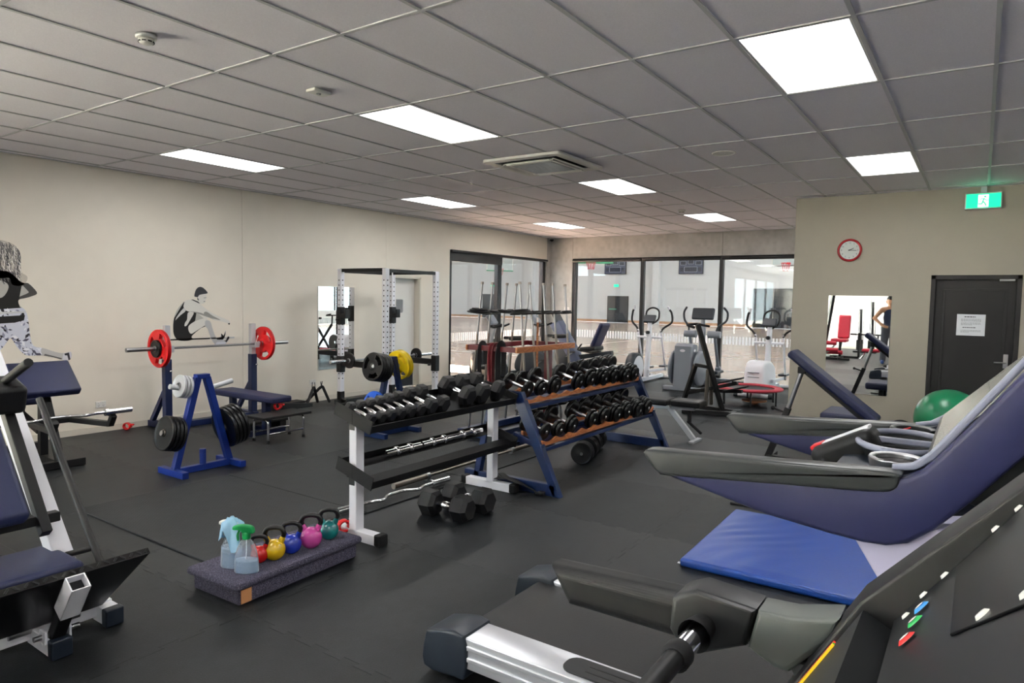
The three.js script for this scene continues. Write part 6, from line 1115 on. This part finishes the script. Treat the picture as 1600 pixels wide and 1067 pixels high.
// ---------------------------------------------------------------- things the wall mirrors show
{
  const t = thing('spin_bike', 'black spin bike in the alcove, seen in the left wall mirror', 'exercise bike', [-1.6, 0, -13.05], 0);
  obj('frame', [bar([0.35, 0.1, 0], [-0.3, 0.85, 0], 0.06, 0.05), bar([-0.25, 0.08, 0], [0.3, 0.72, 0], 0.06, 0.05), bar([-0.5, 0.05, 0], [0.5, 0.05, 0], 0.06, 0.06)], M.black, t); for (const x of [-0.5, 0.5]) obj('foot_bar', bar([x, 0.04, -0.25], [x, 0.04, 0.25], 0.06, 0.06), M.black, t);
  obj('flywheel', lat([[0.05, -0.02], [0.2, -0.02], [0.23, -0.03], [0.23, 0.03], [0.2, 0.02], [0.05, 0.02]], 36, 'z').translate(-0.42, 0.34, 0), M.steel, t); obj('saddle_post', cy([0.3, 0.6, 0], [0.36, 0.98, 0], 0.02, 0.02, 12), M.steel, t); obj('saddle', bx(0.26, 0.06, 0.2, 0.36, 1.0, 0, 0.028, 3), M.vinylBlack, t);
  obj('handlebar', [cy([-0.3, 0.85, 0], [-0.32, 1.1, 0], 0.02, 0.02, 12), poly([[-0.5, 1.14, -0.22], [-0.32, 1.1, -0.22], [-0.3, 1.1, 0.22], [-0.5, 1.14, 0.22]], 0.018, 0.05)], M.black, t);
  const b = thing('leg_machine', 'red padded leg extension machine standing behind the camera, seen in the clock wall mirror', 'leg machine', [-3.47, 0, 2.5], 0);
  obj('backrest', rot(bx(0.34, 0.72, 0.1, 0, 0, 0, 0.04, 3), 0.24, 0, 0).translate(0.06, 0.98, 0.32), M.vinylRed, b); obj('seat_pad', bx(0.44, 0.1, 0.5, 0.0, 0.58, 0.0, 0.04, 3), M.vinylRed, b); for (const [x, y, z] of [[-0.26, 0.5, -0.3], [-0.2, 0.3, -0.35], [-0.1, 0.22, -0.2]]) obj('roller_pad', cy([x - 0.22, y, z], [x + 0.22, y, z], 0.06, 0.06, 18), M.vinylRed, b);
  obj('frame', [bar([0, 0.05, -0.5], [0, 0.05, 0.7], 0.07, 0.07), bar([-0.35, 0.04, -0.4], [0.35, 0.04, -0.4], 0.07, 0.07), bar([-0.35, 0.04, 0.6], [0.45, 0.04, 0.6], 0.07, 0.07), bar([0, 0.05, 0.1], [0, 0.54, 0.1], 0.07, 0.07, 0.005, [1, 0, 0]), bar([0, 0.4, 0.15], [0.06, 1.1, 0.38], 0.06, 0.06), bar([0.45, 0.05, 0.6], [0.45, 0.8, 0.6], 0.06, 0.06), bar([0.2, 0.75, 0.6], [0.6, 0.75, 0.6], 0.05, 0.05)], M.black, b); obj('leg_lever', bar([-0.05, 0.5, -0.25], [-0.24, 0.24, -0.36], 0.05, 0.05), M.steel, b);
  const f = thing('flat_bench', 'low red bench with chrome legs behind the camera, seen in the mirror', 'weight bench', [-2.45, 0, 3.1]);
  obj('bench_pad', bx(0.95, 0.09, 0.3, 0, 0.28, 0, 0.035, 3), M.vinylRed, f); for (const s of [-1, 1]) obj('leg', poly([[s * 0.5, 0.02, -0.25], [s * 0.38, 0.23, 0], [s * 0.5, 0.02, 0.25]], 0.02, 0.05), M.chrome, f);
  for (const [x, z, h, l] of [[-3.42, 6.3, 1.5, 'shorter chrome and black cable column by the rear wall, seen in the mirror'], [-3.05, 6.2, 1.76, 'taller chrome and black cable column by the rear wall, seen in the mirror']]) {
    const c = thing('cable_column', l, 'weight machine', [x, 0, z]); obj('column', bar([0.04, 0.05, 0], [0.0, h, 0], 0.07, 0.07, 0.005, [1, 0, 0]), M.black, c); obj('guide_rod', [cy([-0.07, 0.3, 0.0], [-0.07, h + 0.1, 0], 0.024, 0.024, 14), cy([0.1, 0.3, 0.0], [0.08, h + 0.06, 0], 0.018, 0.018, 14)], M.chrome, c); obj('weight_stack', [bx(0.2, 0.36, 0.14, 0, 0.26, 0.0, 0.01), bx(0.36, 0.06, 0.3, 0, 0.03, 0, 0.01)], M.black, c); obj('side_rail', [bar([0.08, 0.62, 0.1], [0.55, 0.62, 0.1], 0.05, 0.05), bar([0.55, 0.03, 0.1], [0.55, 0.62, 0.1], 0.05, 0.05)], M.black, c);
  }
  const s = thing('smith_frame', 'tall dark slanted frame post behind the camera at the mirror left edge', 'rack', [-3.9, 0, 2.0]); obj('frame_post', bar([-0.02, 0.02, 0.4], [0.28, 2.1, 0.1], 0.09, 0.09), M.iron, s); obj('base_foot', bar([-0.3, 0.04, 0.4], [0.3, 0.04, 0.4], 0.08, 0.07), M.iron, s);
}
// ---- the man in the mirror: stands behind the camera, hands on hips, facing the clock wall
{
  function blob(bones, cell, k, box) { // smooth union of tapered capsules
    const [lo, hi] = box, S = Math.max(hi[0] - lo[0], hi[1] - lo[1], hi[2] - lo[2]) / 2 * 1.06, C = lo.map((v, i) => (v + hi[i]) / 2), n = Math.ceil(2 * S / cell);
    const mc = new MarchingCubes(n, new THREE.MeshBasicMaterial(), false, false, 400000); mc.isolation = 0;
    const B = bones.map(([a, b, r, q]) => ({ a, d: [b[0] - a[0], b[1] - a[1], b[2] - a[2]], r, q })).map((o) => ({ ...o, l: Math.max(1e-9, o.d[0] ** 2 + o.d[1] ** 2 + o.d[2] ** 2) }));
    for (let z = 0; z < n; z++) for (let y = 0; y < n; y++) for (let x = 0; x < n; x++) {
      const P = [C[0] + (x - n / 2) / (n / 2) * S, C[1] + (y - n / 2) / (n / 2) * S, C[2] + (z - n / 2) / (n / 2) * S]; let f = 1e3;
      for (const o of B) { const w = [P[0] - o.a[0], P[1] - o.a[1], P[2] - o.a[2]]; const t = Math.max(0, Math.min(1, (w[0] * o.d[0] + w[1] * o.d[1] + w[2] * o.d[2]) / o.l)); const e = Math.hypot(w[0] - t * o.d[0], w[1] - t * o.d[1], w[2] - t * o.d[2]) - (o.r + (o.q - o.r) * t); const h = Math.max(0, k - Math.abs(f - e)) / k; f = Math.min(f, e) - h * h * k / 4; }
      mc.field[x + y * n + z * n * n] = -f;
    }
    mc.update(); const c = mc.count, g = new THREE.BufferGeometry();
    g.setAttribute('position', new THREE.BufferAttribute(mc.positionArray.slice(0, c * 3), 3)); g.setAttribute('normal', new THREE.BufferAttribute(mc.normalArray.slice(0, c * 3), 3));
    g.scale(S, S, S); g.translate(...C); return g;
  }
  const t = thing('person', 'man in a navy tank top and grey trousers standing with hands on hips', 'person', [-2.1, 0, 1.86], -0.25), skin = mat('#b98a6a', 0.55);
  const both = (f) => [f(1), f(-1)].flat();
  const body = blob([[[0, 1.0, 0], [0, 1.22, 0], 0.125, 0.14], [[0, 1.22, 0], [0, 1.4, 0.01], 0.14, 0.13], [[-0.13, 1.43, 0], [0.13, 1.43, 0], 0.075, 0.075], [[0, 1.46, 0.01], [0, 1.56, -0.01], 0.056, 0.054], [[0, 1.63, -0.02], [0, 1.68, 0.0], 0.085, 0.092], [[0, 1.58, -0.06], [0, 1.6, -0.05], 0.05, 0.06], [[0, 1.62, -0.115], [0, 1.645, -0.105], 0.016, 0.01],
    ...both((s) => [[[s * 0.19, 1.43, 0], [s * 0.36, 1.2, 0.06], 0.058, 0.042], [[s * 0.36, 1.2, 0.06], [s * 0.2, 1.03, -0.08], 0.042, 0.03], [[s * 0.2, 1.03, -0.08], [s * 0.15, 1.0, -0.12], 0.03, 0.026], [[s * 0.095, 1.62, 0.01], [s * 0.095, 1.65, 0.015], 0.014, 0.018], [[s * 0.09, 0.96, 0], [s * 0.12, 0.52, -0.01], 0.09, 0.06], [[s * 0.12, 0.5, -0.01], [s * 0.13, 0.1, 0.01], 0.055, 0.04], ...[0, 1, 2, 3].map((i) => [[s * 0.15, 1.01 - i * 0.014, -0.12], [s * 0.07, 0.995 - i * 0.016, -0.145 + i * 0.006], 0.0095, 0.008]), [[s * 0.18, 1.03, -0.09], [s * 0.17, 1.06, -0.03], 0.011, 0.009]])], 0.012, 0.035, [[-0.46, 0.02, -0.24], [0.46, 1.8, 0.2]]);
  obj('body', body, skin, t);
  obj('tank_top', blob([[[0, 0.98, 0], [0, 1.22, 0], 0.137, 0.15], [[0, 1.22, 0], [0, 1.38, 0.01], 0.15, 0.138], [[-0.09, 1.41, 0.01], [0.09, 1.41, 0.01], 0.08, 0.08]], 0.012, 0.04, [[-0.25, 0.8, -0.25], [0.25, 1.55, 0.25]]), mat('#1a2340', 0.8), t);
  obj('trousers', blob([[[-0.05, 0.96, 0], [0.05, 0.96, 0], 0.145, 0.145], ...both((s) => [[[s * 0.09, 0.94, 0], [s * 0.12, 0.5, -0.01], 0.108, 0.085], [[s * 0.12, 0.5, -0.01], [s * 0.13, 0.1, 0.01], 0.082, 0.07]])], 0.012, 0.04, [[-0.3, 0.02, -0.25], [0.3, 1.12, 0.25]]), mat('#4e4f55', 0.85), t);
  for (const s of [-1, 1]) { obj('shoe', blob([[[s * 0.13, 0.05, 0.05], [s * 0.16, 0.045, -0.16], 0.045, 0.042], [[s * 0.13, 0.08, 0.04], [s * 0.14, 0.08, -0.02], 0.045, 0.04]], 0.01, 0.03, [[s * 0.15 - 0.1, -0.01, -0.25], [s * 0.15 + 0.1, 0.16, 0.13]]), mat('#24447e', 0.6), t); obj('eye', sph(0.01, s * 0.034, 1.648, -0.083, 10, 8), M.white, t); obj('pupil', sph(0.005, s * 0.034, 1.648, -0.0915, 8, 6), M.black, t); }
  t.scale.setScalar(1.07);
  obj('mouth', bx(0.045, 0.008, 0.008, 0, 1.59, -0.112, 0.003), mat('#8a4a42', 0.6), t); obj('hair', blob([[[0, 1.7, 0.02], [0, 1.68, 0.05], 0.094, 0.088], [[0, 1.73, -0.03], [0, 1.73, 0.0], 0.07, 0.075]], 0.01, 0.03, [[-0.15, 1.55, -0.15], [0.15, 1.85, 0.2]]), mat('#1c1613', 0.8), t);
}
renderer.render(scene, camera);
